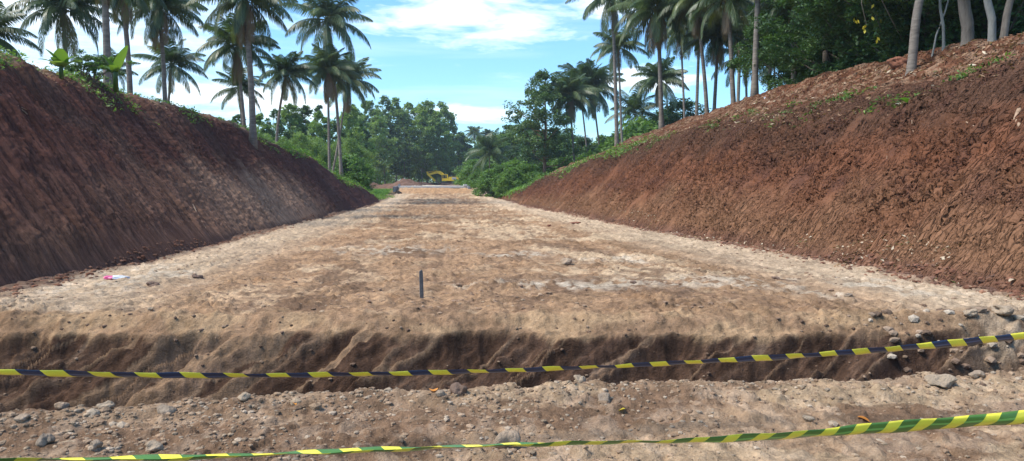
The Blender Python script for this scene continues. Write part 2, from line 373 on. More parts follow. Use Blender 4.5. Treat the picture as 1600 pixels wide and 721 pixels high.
# ground: one fan-shaped sheet, finest by the trench
def ground_z(X, Y):
    v = X*SY+Y*CY; u = X*CY-Y*SY
    z = zroad(Y)
    L = ss(88, 100, Y)*ss(5.8, 9, -X); R = ss(84, 96, Y)*ss(6.5, 11, X)
    z = z*(1-L)+(-.35)*L; z = z*(1-R)+(-1.5)*R
    # the bridge: the stream bed below its deck
    st = np.exp(-((Y-126.5)/3.0)**4)*ss(140, 118, Y); z = z-2.2*st
    far = ss(150, 175, Y); z = z+far*(.9*np.exp(-((Y-172)/7)**2)*ss(-4, -9, X)*(0.3+1.2*fbm(X*.25, Y*.25, 91, 4)))
    z = z+.8*np.exp(-((Y-232)/10)**2)*(.3+1.1*fbm(X*.2, Y*.2, 92, 4))
    return z, u, v
def make_ground():
    vs = [2.2]
    while vs[-1] < 330:
        v = vs[-1]
        if v < 10.2: dv = .0105 if 7.5 < v < 9.2 else .017
        else: dv = min(max(.02, v*v/(731*1.6)*.36), 2.0)
        vs.append(v+dv)
    vs = np.array(vs); t = np.linspace(-1.02, 1.02, 1050)
    VV, TT = np.meshgrid(vs, t, indexing='ij')
    UU = TT*(VV+1.2)
    X = UU*CY+VV*SY; Y = -UU*SY+VV*CY
    z, u, v = ground_z(X, Y)
    # ---------- trench across the road
    wob = .30*(fbm(u*.7, 0*u, 51, 4)-.5); wob2 = .18*(fbm(u*2.2, v*.6, 52, 4)-.5)
    vf = np.interp(u, [-12, -6, -2, 2, 5, 6.5, 8, 12], [9.0, 8.85, 8.8, 8.75, 8.8, 8.75, 8.6, 8.5])+wob*.8+wob2*.5
    vnr = np.interp(u, [-9, -3.6, -2.9, -2.3, -1.5, 0, 3, 6, 12], [4.55, 4.75, 4.98, 5.24, 5.42, 5.5, 5.85, 6.05, 6.2])+wob2*1.3+.25*(fbm(u*1.1, 0*u+9, 53, 3)-.5)
    q = u-2.3*(v-8.1)
    gr = fbm(q*2.1, v*.5, 54, 3, .55); gr2 = fbm(q*6.5, v*1.2, 55, 3); grs = 1-np.abs(fbm(q*1.7+3, v*.3, 56, 2)*2-1)
    cut = .26*(gr-.5)+.04*(gr2-.5)+.07*(fbm(u*7, v*6, 101, 4)-.5)
    s = vf-v
    sh = np.interp(u, [-12, 3.5, 6.5], [.40, .38, .28])+.09*(fbm(u*1.3, 0*u, 57, 4)-.5)*2
    lip = .18*ss(0, 1, s/sh)*sh/.4
    wall = .15*ss(sh-.05, sh+.04, s+.5*cut)+1.0*np.clip((s+cut-.07*np.clip((grs-.90)/.1, 0, 1)-sh)/.68, 0, 1)
    depth = lip*ss(-.02, .3, s)+wall
    near = ss(vnr-.05, vnr+.32+.1*(gr2-.5), v)
    depth = np.minimum(depth, 1.3)*near
    inside = ss(.05, .25, depth)
    # ---------- relief of the surface
    rmask = ss(vnr+2, vf+.2, v)                       # road side of the trench
    ff = np.clip(v/9, 1, 8)                           # finer relief fades where it cannot be seen
    a1 = fbm(X*.9, Y*.55, 60, 4)-.5
    a2 = fbm(X*3.1, Y*3.1, 61, 4)-.5
    f1, f2, iv = worley(X*7+a2*2, Y*7, 62)
    clump = ss(.50, .66, fbm(X*1.3, Y*.8, 63, 4))
    stud = np.sqrt(np.clip(1-(f1*1.9)**2, 0, 1))*(iv > .45)*iv
    g1, g2, gv = worley(X*17, Y*17+a2*3, 64)
    stud2 = np.sqrt(np.clip(1-(g1*2.0)**2, 0, 1))*(gv > .45)*gv
    stud3 = np.sqrt(np.clip(1-(f1*2.1)**2, 0, 1))*(iv > .55)
    tr = fbm(X*4.2+a1*2, Y*.22, 65, 3)-.5                 # long rolled streaks
    cross = fbm(X*.8, Y*5.5+a1*4, 66, 3)-.5               # cleat prints lying across
    cm = ss(.45, .6, fbm(X*.35, Y*.25, 67, 3))
    relief = (.08*a1+.045*a2+.05*stud*clump+.018*stud2*(.3+clump)+.07*tr+.065*cross*cm+.035*(fbm(X*9, Y*9, 79, 3)-.5)*2)*(1+1.2*ss(12, 60, Y))
    rel_near = -.03+.08*(fbm(u*.8, v*.9, 70, 4)-.5)+.035*a2+.03*(fbm(X*9, Y*9, 79, 3)-.5)*2+.03*(fbm(X*22, Y*22, 98, 3)-.5)+.030*stud3*ss(.42, .6, fbm(u*.9, v*1.2, 71, 3))
    near_lip = .06*np.exp(-((v-vnr+.12)/.22)**2)*(.3+1.3*fbm(u*2.5, v, 72, 3))
    z = z-depth+relief*rmask*(1-inside)+(rel_near+near_lip)*(1-rmask)*(1-inside)
    w1, w2, wv = worley(q*6, v*9, 73)
    z = z+inside*(.06*(fbm(q*4, v*5, 74, 4)-.5)+.07*(fbm(u*13, v*11, 97, 4)-.5)+.05*np.clip(1-w1*2, 0, 1)*(wv > .6))
    # rubble where the trench meets the right bank
    rub = ss(4.8, 6.4, u)*np.exp(-((v-8.5)/.6)**2)*ss(1.0, .35, s)
    r1, r2, rv = worley(u*4+a2*1.5, v*4, 75); z = z+rub*(.22*(np.clip(1-r1*1.25, 0, 1)-.2)*(rv > .2)+.12*(fbm(u*2, v*2, 76, 4)-.5))
    # the far, level ends
    # ---------- base colours
    n1 = fbm(X*.55, Y*.30, 80, 5, .6); n2 = fbm(X*2.2, Y*1.1, 81, 4); n3 = fbm(X*7, Y*5, 82, 4); n4 = fbm(X*.18, Y*.12, 83, 3)
    beige = np.array([.47, .35, .235]); brown = np.array([.27, .163, .095]); grey = np.array([.47, .41, .33]); tanr = np.array([.36, .235, .145])
    ctr = (X-.9)/7.5
    c = mixc(beige, brown, ss(.46, .58, n1+.30*(n2-.5)+.12*(1-ctr*ctr)-.04)*.8)
    c = mixc(c, tanr, ss(.5, .65, n4+.2*(n2-.5))*.55)
    c = mixc(c, brown*.72, ss(.60, .70, n2*.6+n3*.4+.04*clump)*.75*(1-.7*ss(.45, .8, np.abs(ctr))))
    c = mixc(c, (.165, .105, .070), ss(.56, .64, fbm(X*1.7, Y*.75, 95, 5, .6))*ss(4.6, 3.2, np.abs(X-.6))*.75)
    c = mixc(c, (.19, .125, .085), ss(.58, .66, fbm(X*2.6, Y*4.5, 96, 5, .6))*ss(30, 18, Y)*.6)
    edgep = ss(.52, .8, np.abs(ctr)+.12*(n2-.5)); c = mixc(c, np.array([.49, .385, .28]), edgep*.75)
    for (gx, gy, rx, ry) in ((3.9, 15.6, 1.0, .9), (5.0, 11.3, 3.4, .8), (1.3, 11.2, 1.4, .35), (1.9, 17.5, 1.0, 1.1), (-1.2, 19, 1.6, 1.5), (-5.3, 13.4, 1.2, 2.2), (6.6, 10, 1.5, .7)):
        g = np.exp(-(((X-gx)/rx)**2+((Y-gy)/ry)**2)**1.5); c = mixc(c, grey*1.05, np.clip(g*1.3, 0, 1)*ss(.36, .5, n3)*ss(.40, .56, n2)*.65)
    # toe strips stained by the banks
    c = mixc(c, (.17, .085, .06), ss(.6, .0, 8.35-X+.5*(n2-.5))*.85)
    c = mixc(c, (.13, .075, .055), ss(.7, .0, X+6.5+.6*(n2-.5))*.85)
    # front side of the trench
    nearc = mixc((.34, .235, .155), (.21, .135, .088), ss(.42, .6, fbm(u*1.1, v*1.6, 84, 4)))
    nearc = mixc(nearc, (.42, .31, .205), ss(.50, .62, fbm(u*.8+5, v*2.6, 85, 4))*.85*ss(-2, 1.5, u))
    nearc = mixc(nearc, (.42, .33, .25), ss(.55, .65, n3)*.3)
    c = mixc(nearc, c, rmask)
    # trench: tan lip over dark damp earth, with tan earth spilt down the scores
    lipc = mixc((.36, .245, .150), (.27, .175, .11), ss(.4, .62, fbm(u*1.6, v*3, 86, 4)))
    onlip = ss(.25, -.05, v-vf)*ss(-.2, .1, v-vnr-1.2)
    c = mixc(c, lipc, onlip)
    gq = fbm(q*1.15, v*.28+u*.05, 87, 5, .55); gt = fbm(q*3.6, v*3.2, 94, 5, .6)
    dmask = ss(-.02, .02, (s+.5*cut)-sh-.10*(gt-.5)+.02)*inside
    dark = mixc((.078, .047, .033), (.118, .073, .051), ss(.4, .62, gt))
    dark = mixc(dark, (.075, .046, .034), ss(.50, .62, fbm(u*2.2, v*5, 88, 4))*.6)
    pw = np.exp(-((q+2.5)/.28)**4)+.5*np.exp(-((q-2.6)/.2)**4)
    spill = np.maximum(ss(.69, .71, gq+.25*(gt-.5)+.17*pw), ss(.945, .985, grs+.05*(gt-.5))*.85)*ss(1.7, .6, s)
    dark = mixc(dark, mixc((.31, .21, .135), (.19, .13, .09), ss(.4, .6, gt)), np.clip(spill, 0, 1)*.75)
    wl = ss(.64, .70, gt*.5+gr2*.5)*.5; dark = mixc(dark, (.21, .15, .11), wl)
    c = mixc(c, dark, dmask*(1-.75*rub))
    c = mixc(c, mixc((.44, .355, .265), (.20, .145, .105), ss(.4, .6, fbm(u*2.6, v*3.4, 90, 4))), np.clip(rub*1.2, 0, 1)*.8)
    # beyond the cut: grass verge on the left, green on the right, orange ramp by the bridge
    gz = ss(88, 97, Y)*ss(6.3, 8.2, -X)*ss(168, 160, Y+3*(n1-.5)); c = mixc(c, (.12, .21, .045), gz)
    pl = ss(160, 166, Y)*ss(3, 6, -X); c = mixc(c, (.24, .135, .09), pl)
    gzr = ss(82, 92, Y)*ss(7.6, 9.5, X); c = mixc(c, (.09, .15, .035), gzr)
    rampc = ss(110, 113, Y)*ss(123, 120, Y)*ss(7, 5, np.abs(X+.7)); c = mixc(c, (.38, .23, .125), rampc*.8)
    c = mixc(c, (.50, .43, .33), ss(121, 124, Y)*ss(7.2, 6, np.abs(X+.5))*ss(200, 180, Y)*.8)
    c = mixc(c, (.20, .13, .09), ss(205, 215, Y)*.9)
    c = c*(1+.5*(n3-.5)+.45*(fbm(X*19, Y*13, 93, 3)-.5))[..., None]
    tk = fbm(X*3.2+.4*np.sin(Y*.12), Y*.05, 99, 3)
    tkm = rmask*(1-inside)*ss(2.2, 3.6, np.abs(X-.9))*(1-ss(90, 100, Y))*ss(8.2, 7.2, X)
    c = c*(1+(.55*(tk-.5)*tkm))[..., None]
    c = c*np.array([1.02, .975, .90])
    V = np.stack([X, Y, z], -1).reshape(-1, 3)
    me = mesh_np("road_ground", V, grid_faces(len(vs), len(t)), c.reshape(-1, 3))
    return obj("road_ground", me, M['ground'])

ground = tag(make_ground(), "bare graded earth road cut by a trench", kind="structure")
bankL = tag(make_bank(-1), "dark brown cut slope on the left of the earth road", kind="structure")
bankR = tag(make_bank(1), "red brown cracked cut slope on the right of the earth road", kind="structure")
bankL.name = "left_earth_bank"; bankR.name = "right_earth_bank"
gx = np.linspace(-2500, 2500, 60); X, Y = np.meshgrid(gx, gx, indexing='ij')
Z = np.full_like(X, -3.2)+.5*fbm(X*.01, Y*.01, 5)
me = mesh_np("valley_terrain", np.stack([X, Y, Z], -1).reshape(-1, 3), grid_faces(60, 60)[:, ::-1], np.broadcast_to(np.array([.05, .08, .03]), (3600, 3)))
tag(obj("valley_terrain", me, M['ground']), "low green valley floor", kind="structure")

bpy.context.view_layer.update()
DG = bpy.context.evaluated_depsgraph_get()
def cast(o, d):
    ok, loc, nor, *_ = SC.ray_cast(DG, o, d)
    return (loc, nor) if ok else (None, None)
def hit(px, py):
    return cast(Vector((0, 0, CAMZ)), ray(px, py))
def drop(x, y, top=30):
    return cast(Vector((x, y, top)), Vector((0, 0, -1)))

# ------------------------------------------------------------------ foliage
def leaf_quads(P, A, B, L, W):            # P base centre, A long axis, B cross axis -> rhombus leaves
    L = L[:, None]; W = W[:, None]
    V = np.stack([P-A*L*.5, P+B*W*.5-A*L*.05, P+A*L*.5, P-B*W*.5-A*L*.05], 1).reshape(-1, 3)
    Fq = np.arange(len(V), dtype=np.int32).reshape(-1, 4)
    return V, Fq
def unit(a): return a/np.maximum(np.linalg.norm(a, axis=-1, keepdims=True), 1e-9)
def rand_dirs(rng, n): return unit(rng.normal(size=(n, 3)))
def clump_leaves(rng, centres, radii, n_per, size, aspect=.5, flat=.75, droop=.0, tint0=.45, tspread=.3):
    P = []; T = []
    for c, r in zip(centres, radii):
        n = int(n_per*(.7+.6*rng.random())); d = rand_dirs(rng, n); rr = r*rng.random(n)**.42
        p = np.array(c)+d*rr[:, None]*np.array([1, 1, flat]); P.append(p)
        T.append(np.full(n, tint0+tspread*(rng.random()-.5))+.22*(rng.random(n)-.5))
    P = np.concatenate(P); T = np.concatenate(T); n = len(P)
    A = rand_dirs(rng, n); A[:, 2] = A[:, 2]*.6-droop; A = unit(A)
    Nn = rand_dirs(rng, n); Nn[:, 2] = np.abs(Nn[:, 2])+.6
    B = unit(np.cross(A, Nn)); L = size*(.65+.7*rng.random(n))
    V, Fq = leaf_quads(P, A, B, L, L*aspect)
    return V, Fq, np.repeat(np.clip(T, 0, 1), 4)
def crown_mesh(name, V, Fq, T, mat):
    me = mesh_np(name, V, Fq, attrs={"tint": T}, smooth=False); me.materials.append(M[mat]); return me

class TreeKind:
    """one kind of tree: a trunk mesh with limbs and a crown mesh, both shared by its copies"""
    def __init__(s, seed, h, cr, base, nclump, nper, leaf, mat, bark='bark', aspect=.5, tr=.28, droop=.0, flat=.75, squash=1.0, lobes=1.0, clr=.2, topheavy=0.0):
        rng = np.random.default_rng(seed); s.h = h
        C = []; Rr = []
        while len(C) < nclump:
            w = rng.random(); ang = rng.random()*2*math.pi
            zz = base+(h-base)*(w**(1-topheavy*.5))
            f = (zz-base)/(h-base)
            prof = math.sin(math.pi*min(1, .12+.88*f)**.85)**.6*squash if f < 1 else 0
            lob = 1+.35*lobes*math.sin(ang*3+seed+zz*.6)+.2*lobes*math.sin(ang*5+zz)
            r = cr*prof*lob*(.35+.65*rng.random()**.6)
            C.append((r*math.cos(ang), r*math.sin(ang), zz)); Rr.append(cr*clr*(.6+.8*rng.random()))
        V, Fq, T = clump_leaves(rng, C, Rr, nper, leaf, aspect, flat, droop)
        s.crown = crown_mesh("crown", V, Fq, T, mat)
        mb = MB(); lean = rng.normal()*h*.02; lean2 = rng.normal()*h*.02
        top = h*.93; pts = []; rs = []
        for k in range(9):
            f = k/8; pts.append((lean*math.sin(f*3), lean2*math.sin(f*2.3), f*top-.6*(k == 0))); rs.append(tr*(1-f*.85)*(1.25 if k == 0 else 1))
        mb.tube(pts, rs, 9)
        for c in C[::max(1, nclump//26)]:
            zb = max(base*.75, c[2]-math.hypot(c[0], c[1])*.8); f = zb/top
            if f > .95: continue
            p0 = Vector((lean*math.sin(f*3), lean2*math.sin(f*2.3), zb)); p1 = Vector(c)
            m = (p0+p1)/2+Vector((0, 0, -.06*h*rng.random()))
            mb.tube([p0, m, p1], [tr*.42*(1-f*.6), tr*.25*(1-f*.5), tr*.07], 5)
        me = bpy.data.meshes.new("trunk"); me.from_pydata(mb.v, [], mb.f); me.materials.append(M[bark])
        me.polygons.foreach_set("use_smooth", [True]*len(me.polygons)); s.trunk = me
    def place(s, x, y, z, h, label, cat="tree", group=None, name="broadleaf_tree", wide=1.0, rz=None):
        k = h/s.h; e = empty(name, (x, y, z), label, cat, group, random.random()*6.28 if rz is None else rz)
        e.scale = (k*wide, k*wide, k)
        for nm, me in (("trunk", s.trunk), ("crown", s.crown)):
            o = bpy.data.objects.new(nm, me); COL.objects.link(o); o.parent = e
        return e

def palm_crown(seed, nf=26, dead=3, dens=62, stiff=0.0):
    rng = np.random.default_rng(seed); Vs = []; Ts = []; n = 0
    RV = []; RF = []; RT = []
    for i in range(nf+dead):
        isd = i >= nf
        f = (i+.5)/nf if not isd else 1.0
        az = i*2.39996+rng.normal()*.18
        p0 = rad(82-105*f**1.05+rng.normal()*7) if not isd else rad(-45-25*rng.random())
        L = (.72+.28*min(1, f*2.2))*(.88+.2*rng.random())*(1 if not isd else .8)
        dr = rad(62+38*rng.random()-18*stiff)*(.6+.55*f)
        K = 18; s = np.linspace(0, 1, K+1)
        pit = p0-dr*s**1.35; pit = np.maximum(pit, rad(-88))
        twist = rng.normal()*.25
        a = az+twist*s*s
        T = np.stack([np.cos(a)*np.cos(pit), np.sin(a)*np.cos(pit), np.sin(pit)], -1)
        P = np.concatenate([[[0, 0, 0]], np.cumsum(T[:-1]*(L/K), 0)])
        # rachis
        Sd = np.stack([-np.sin(a), np.cos(a), np.zeros_like(a)], -1); Up = np.cross(T, Sd)*-1
        Up = unit(np.cross(Sd, T))*-1
        w = .013*(1-s*.85)
        n0 = len(RV)*(0)+sum(len(x) for x in RV)
        ring = np.stack([P+Sd*w[:, None], P-Up*w[:, None], P-Sd*w[:, None], P+Up*w[:, None]], 1).reshape(-1, 3)
        RV.append(ring); q = []
        for k in range(K):
            for j in range(4): q.append((n0+k*4+j, n0+k*4+(j+1) % 4, n0+k*4+4+(j+1) % 4, n0+k*4+4+j))
        RF += q; RT.append(np.full(len(ring), .72 if not isd else 1.0))
        m = dens; sl = np.linspace(.14, .995, m)+rng.normal(size=m)*.004
        lo = .27*np.sin(np.pi*np.clip(.10+.86*sl, 0, 1))**.75*(.9+.2*rng.random(m)); lo = np.maximum(lo, .03)
        Pi = np.stack([np.interp(sl, s, P[:, j]) for j in range(3)], -1)
        Ti = unit(np.stack([np.interp(sl, s, T[:, j]) for j in range(3)], -1)); Si = np.stack([np.interp(sl, s, Sd[:, j]) for j in range(3)], -1)
        Ui = unit(np.cross(Si, Ti))
        Ui = np.where(Ui[:, 2:3] < 0, -Ui, Ui)
        vee = .45*(1-f)+.05
        grav = (.35+.9*f+.5*rng.random())*(1.2 if isd else 1)
        tb = np.clip(.50-.22*(1-f)+.12*rng.normal(), .12, .72) if not isd else .98
        for sd in (-1, 1):
            D = Si*sd*.95+Ti*(.35+.75*sl[:, None])+Ui*vee*.6; D[:, 2] -= grav*.55; D += rng.normal(size=D.shape)*.07; D = unit(D)
            D2 = D.copy(); D2[:, 2] -= grav*.75; D2 = unit(D2)
            ww = (.0085+.003*rng.random(m))[:, None]
            mid = Pi+D*lo[:, None]*.45; tip = mid+D2*lo[:, None]*.55
            Wd = Ti*ww
            Vs.append(np.stack([Pi-Wd*.5, Pi+Wd*.5, mid+Wd, mid-Wd], 1).reshape(-1, 3))
            Vs.append(np.stack([mid-Wd, mid+Wd, tip+Wd*.15, tip-Wd*.15], 1).reshape(-1, 3))
            tt = np.clip(tb+.08*rng.normal(size=m), 0, .78 if not isd else 1.1); Ts.append(np.repeat(tt, 4)); Ts.append(np.repeat(tt, 4))
    V = np.concatenate(Vs); Fq = np.arange(len(V), dtype=np.int32).reshape(-1, 4); n0 = len(V)
    V = np.concatenate([V]+RV); Fq = np.concatenate([Fq, np.array(RF, dtype=np.int32)+n0]); T = np.concatenate(Ts+RT)
    # fibrous heart of the crown with the nuts
    hb = []; rng2 = np.random.default_rng(seed+5)
    for k in range(10):
        a = k*2.4; c = np.array([math.cos(a)*.055, math.sin(a)*.055, -.045-.03*rng2.random()]); r = .026
        for (dx, dy, dz) in ((1, 0, 0), (0, 1, 0), (-1, 0, 0), (0, -1, 0), (0, 0, 1.2), (0, 0, -1.2)): hb.append(c+np.array([dx, dy, dz])*r)
    hb = np.array(hb); hf = []
    for k in range(10):
        o = k*6+len(V)
        for a in range(4):
            b = (a+1) % 4; hf += [(o+a, o+b, o+4, o+4), (o+b, o+a, o+5, o+5)]
    V = np.concatenate([V, hb]); T = np.concatenate([T, np.full(len(hb), .7)])
    hf = np.array(hf, dtype=np.int32)
    me = bpy.data.meshes.new("crown")
    tri = hf[:, :3]
    loops = np.concatenate([Fq.ravel(), tri.ravel()]); st = np.concatenate([np.arange(len(Fq))*4, len(Fq)*4+np.arange(len(tri))*3])
    me.vertices.add(len(V)); me.vertices.foreach_set("co", V.astype(np.float32).ravel())
    me.loops.add(len(loops)); me.loops.foreach_set("vertex_index", loops.astype(np.int32))
    me.polygons.add(len(st)); me.polygons.foreach_set("loop_start", st.astype(np.int32))
    a = me.attributes.new("tint", 'FLOAT', 'POINT'); a.data.foreach_set("value", T.astype(np.float32))
    me.update(calc_edges=True); me.materials.append(M['palm']); return me
PC = [palm_crown(100, 27, 3), palm_crown(101, 24, 2), palm_crown(102, 30, 4), palm_crown(103, 22, 1, 58, .6), palm_crown(104, 34, 6, 66), palm_crown(105, 20, 0, 54, 1.0)]

def palm(bpx, Y, cpx, cpy, rpx, kind, dia, label, group, bow=0.0, name="coconut_palm", rz=None, tilt=0.0):
    d = ray(bpx, 283); x = d.x/d.y*Y
    loc, _ = drop(x, Y); z = loc.z if loc else -1
    top = at(cpx, cpy, Y)
    depth = top.x*SY+top.y*CY; L = rpx*depth/F*1.22
    e = empty(name, (x, Y, z), label, "palm tree", group)
    v = top-Vector((x, Y, z)); mb = MB(); pts = []; rs = []
    K = 14; perp = Vector((v.z, 0, -v.x)).normalized()
    for k in range(K+1):
        f = k/K; p = v*f+perp*(bow*math.sin(math.pi*f)*v.length)+Vector((0, .02*v.length*math.sin(f*4+bpx), 0))*f*(1-f)
        if k == 0: p -= Vector((0, 0, .5))
        pts.append(p); rs.append(dia*.5*(1.45 if k == 0 else 1.18 if k == 1 else 1-.35*f))
    mb.tube(pts, rs, 10); mb.build("trunk", M['ptrunk'], e, True)
    c = bpy.data.objects.new("crown", PC[kind]); COL.objects.link(c); c.parent = e
    c.location = v+Vector((0, 0, .12)); c.scale = (L, L, L); c.rotation_euler = (tilt, 0, random.random()*6.28 if rz is None else rz)
    return e
GL = "coconut palms above the left bank"; GR = "coconut palms above the right bank"
PALMS = [
 # bpx, Y, cpx, cpy, rpx, kind, dia, label, group, bow
 (-22, 38, -18, 58, 62, 1, .30, "coconut palm cut off by the left picture edge, only drooping fronds in view", GL, .0),
 (113, 46, 98, 16, 74, 0, .30, "coconut palm with a full round crown just behind the upright banana plant", GL, .0),
 (173, 33, 160, -62, 78, 2, .33, "thick pale palm trunk rising between the two banana plants, crown out of the picture", GL, .01),
 (208, 40, 190, -22, 66, 4, .30, "slender leaning palm trunk just beside the second banana plant, fronds above", GL, .01),
 (262, 48, 248, 12, 66, 4, .30, "coconut palm with long hanging fronds standing over a smaller low palm", GL, .01),
 (256, 62, 268, 104, 50, 3, .25, "small low coconut palm tucked under a taller drooping palm", GL, .0),
 (182, 58, 176, 112, 34, 5, .22, "little palm showing only dark frond tips over the left bank beside the pale trunk", GL, .0),
 (397, 41, 382, 2, 72, 4, .36, "big coconut palm with a stout mottled trunk and heavy skirt of hanging fronds", GL, .01),
 (386, 54, 370, 74, 60, 2, .28, "palm directly behind the stout mottled trunk, its fronds spreading to both sides", GL, .0),
 (384, 66, 374, 140, 40, 3, .25, "lowest crown of the three palms clustered at the stout mottled trunk", GL, .0),
 (432, 64, 447, 118, 46, 0, .26, "young palm with a curved leaning trunk at the bend of the left bank", GL, -.03),
 (534, 78, 512, 34, 64, 1, .36, "tallest coconut palm at the far end of the left bank, above two shorter ones", GL, .01),
 (515, 76, 512, 112, 48, 4, .30, "shorter palm with a straight thin trunk under the tallest far palm", GL, .0),
 (512, 86, 543, 130, 48, 2, .28, "shorter palm leaning across behind the tallest far palm's trunk", GL, .01),
 (964, 63, 957, -4, 62, 0, .36, "tall thin palm first in line on the right bank, fronds reaching out over the road", GR, .0),
 (974, 78, 966, 76, 42, 1, .28, "palm with a small open crown halfway up the first tall palm of the right bank", GR, .0),
 (1033, 50, 1028, 18, 66, 4, .34, "skirted palm with pale straight trunk, second in line on the right bank", GR, .0),
 (1036, 92, 1030, 128, 45, 0, .28, "small round palm crown seen low behind the second pale trunk of the right bank", GR, .0),
 (1085, 60, 1094, 28, 58, 4, .30, "palm with a thin dark leaning trunk left of the pair on the right bank", GR, .0),
 (1104, 47, 1088, 2, 60, 2, .28, "palm of a close pair with dense fronds hiding its crown heart", GR, .01),
 (1113, 50, 1122, 58, 50, 4, .28, "lower palm of the close pair on the right bank, fronds hanging near the ground", GR, .0),
 (1145, 43, 1138, 0, 62, 1, .32, "palm with a straight grey trunk just behind the thick pale bare trunk", GR, .0),
 (1176, 36, 1186, -70, 80, 0, .33, "bare pale trunk rising out of the picture midway along the right bank", GR, .0),
 (1168, 62, 1165, 92, 50, 3, .26, "young palm with broad arching fronds low between two pale trunks", GR, .0),
 (1212, 66, 1210, 100, 46, 5, .26, "young pale green palm at the edge of the dark wood", GR, .0),
 (1237, 36, 1241, 2, 62, 2, .32, "palm with a crooked pale trunk right before the dark wood", GR, .0),
 (1285, 32, 1291, -60, 70, 1, .28, "slim palm trunk standing against the dark wood, its crown out of the picture", GR, .0),
 (1072, 72, 1064, 52, 46, 0, .27, "open feathery palm filling the gap left of the thin dark leaning trunk", GR, .0),
 (1150, 56, 1158, 34, 56, 2, .30, "dense palm crown hanging behind the straight grey trunk", GR, .0),
 (1196, 48, 1204, 46, 52, 4, .28, "palm with drooping fronds right of the thick bare pale trunk", GR, .01),
 (1262, 44, 1264, 36, 54, 0, .28, "palm whose fronds overlap the left edge of the dark wood", GR, .0),
 (902, 100, 890, 150, 44, 4, .34, "palm with thin pale trunk right beside the tall reddish tree", GR, .0),
 (947, 108, 926, 140, 50, 2, .34, "far palm with a heavy drooping crown between the reddish tree and the first tall palm", GR, .0),
 (926, 118, 905, 128, 42, 0, .34, "far palm with the highest crown of the trio beside the reddish tree", GR, .0),
 (985, 95, 992, 178, 42, 5, .28, "short pale palm below the first two tall trunks of the right bank", GR, .0),
 (765, 124, 765, 240, 40, 5, .30, "low wild palm with hanging pale fronds in the green beside the road end", "wild palms in the valley", .0),
 (742, 235, 741, 208, 15, 1, .30, "tiny far palm crown poking over the trees behind the bushes", "far palms on the skyline", .0),
 (762, 240, 762, 212, 13, 0, .30, "tiny far palm crown on the skyline above the low wild palm", "far palms on the skyline", .0),
]
for (bpx, Y_, cpx, cpy, rpx, kd, dia, lab, grp, bow) in PALMS:
    palm(bpx, Y_, cpx, cpy, rpx, kd, dia, lab, grp, bow)

# tree kinds
K_far = [TreeKind(200+i, 24, 5.2, 3.0, 150, 62, .62, 'leaf_far', 'bark_pale', .62, .22, .2, .8, 1, 1, .19) for i in range(4)]
K_teak = [TreeKind(210+i, 25, 4.6, 5, 110, 26, .80, 'leaf_blue', 'bark', .7, .2, .1, .8, 1, 1.2, .17) for i in range(3)]
K_feather = [TreeKind(220+i, 14, 4.2, .8, 120, 95, .42, 'leaf_far', 'bark', .28, .14, .5, .9, 1, .8, .22) for i in range(3)]
K_dark = [TreeKind(230+i, 15, 4.8, 1.5, 130, 90, .42, 'leaf_deep', 'bark', .5, .25, .15, .8, 1, 1, .2) for i in range(3)]
K_near = [TreeKind(240+i, 11, 3.4, .3, 150, 210, .20, 'leaf_deep', 'bark', .45, .16, .3, .8, 1, 1, .19) for i in range(3)]
K_big = TreeKind(251, 19, 4.6, 7.0, 230, 62, .40, 'leaf_blue', 'bark_red', .5, .36, .1, .75, 1, 1.2, .16)
K_bush = [TreeKind(260+i, 5, 2.9, .2, 75, 85, .34, 'leaf', 'bark', .5, .08, .2, .8, 1, 1, .24) for i in range(3)]

def gplace(kind, px, Y, h, label, **kw):
    d = ray(px, 283); x = d.x/d.y*Y; loc, _ = drop(x, Y, 60)
    return kind.place(x, Y, (loc.z if loc else -1.5)-.1, h, label, **kw)
def hpx(py, Y): return 1.6+(283-py)/F*Y+.0      # height of something whose top shows at py
R_ = random.Random(5)
# the far wall of trees behind the excavator
GF = "tall trees of the far wood"
for i, (px, py, Y) in enumerate([(468, 196, 150), (500, 180, 170), (552, 178, 178), (578, 168, 205), (602, 160, 215), (618, 164, 222), (640, 172, 225), (655, 178, 228), (668, 170, 214), (690, 172, 222), (704, 190, 236),
        (560, 200, 168), (590, 190, 190), (630, 190, 205), (660, 196, 208), (682, 186, 212), (540, 186, 190)]):
    k = K_teak[i % 3] if i % 3 == 1 else K_far[i % 4]
    gplace(k, px, Y, hpx(py, Y)+1.2, "tall slender leafy tree with a bare lower trunk in the far wood behind the excavator" if px > 555 else "tall leafy tree in the far wood seen between the palms of the left bank",
           group=GF if px > 555 else "trees behind the left palms", wide=1.05)
for i, (px, py, Y) in enumerate([(345, 196, 104), (372, 188, 112), (408, 190, 112), (432, 182, 118), (455, 172, 122), (478, 168, 124), (500, 186, 116), (524, 196, 120), (548, 176, 134), (566, 196, 140)]):
    gplace(K_teak[(i+1) % 3] if i % 2 else K_far[i % 4], px, Y, hpx(py, Y)+1, "open crowned tree with big leaves against the sky beyond the left bank", group="open crowned trees beyond the left bank", wide=1.0)
for i, (px, py, Y) in enumerate([(418, 222, 102), (444, 226, 100), (470, 220, 104), (498, 226, 104), (524, 232, 106), (548, 226, 110), (562, 236, 112), (352, 205, 98), (380, 210, 98), (400, 215, 100)]):
    gplace(K_feather[i % 3], px, Y, hpx(py, Y)+1, "feathery green bushy tree growing at the back foot of the left bank", group="feathery bushy trees behind the left bank", wide=1.15)
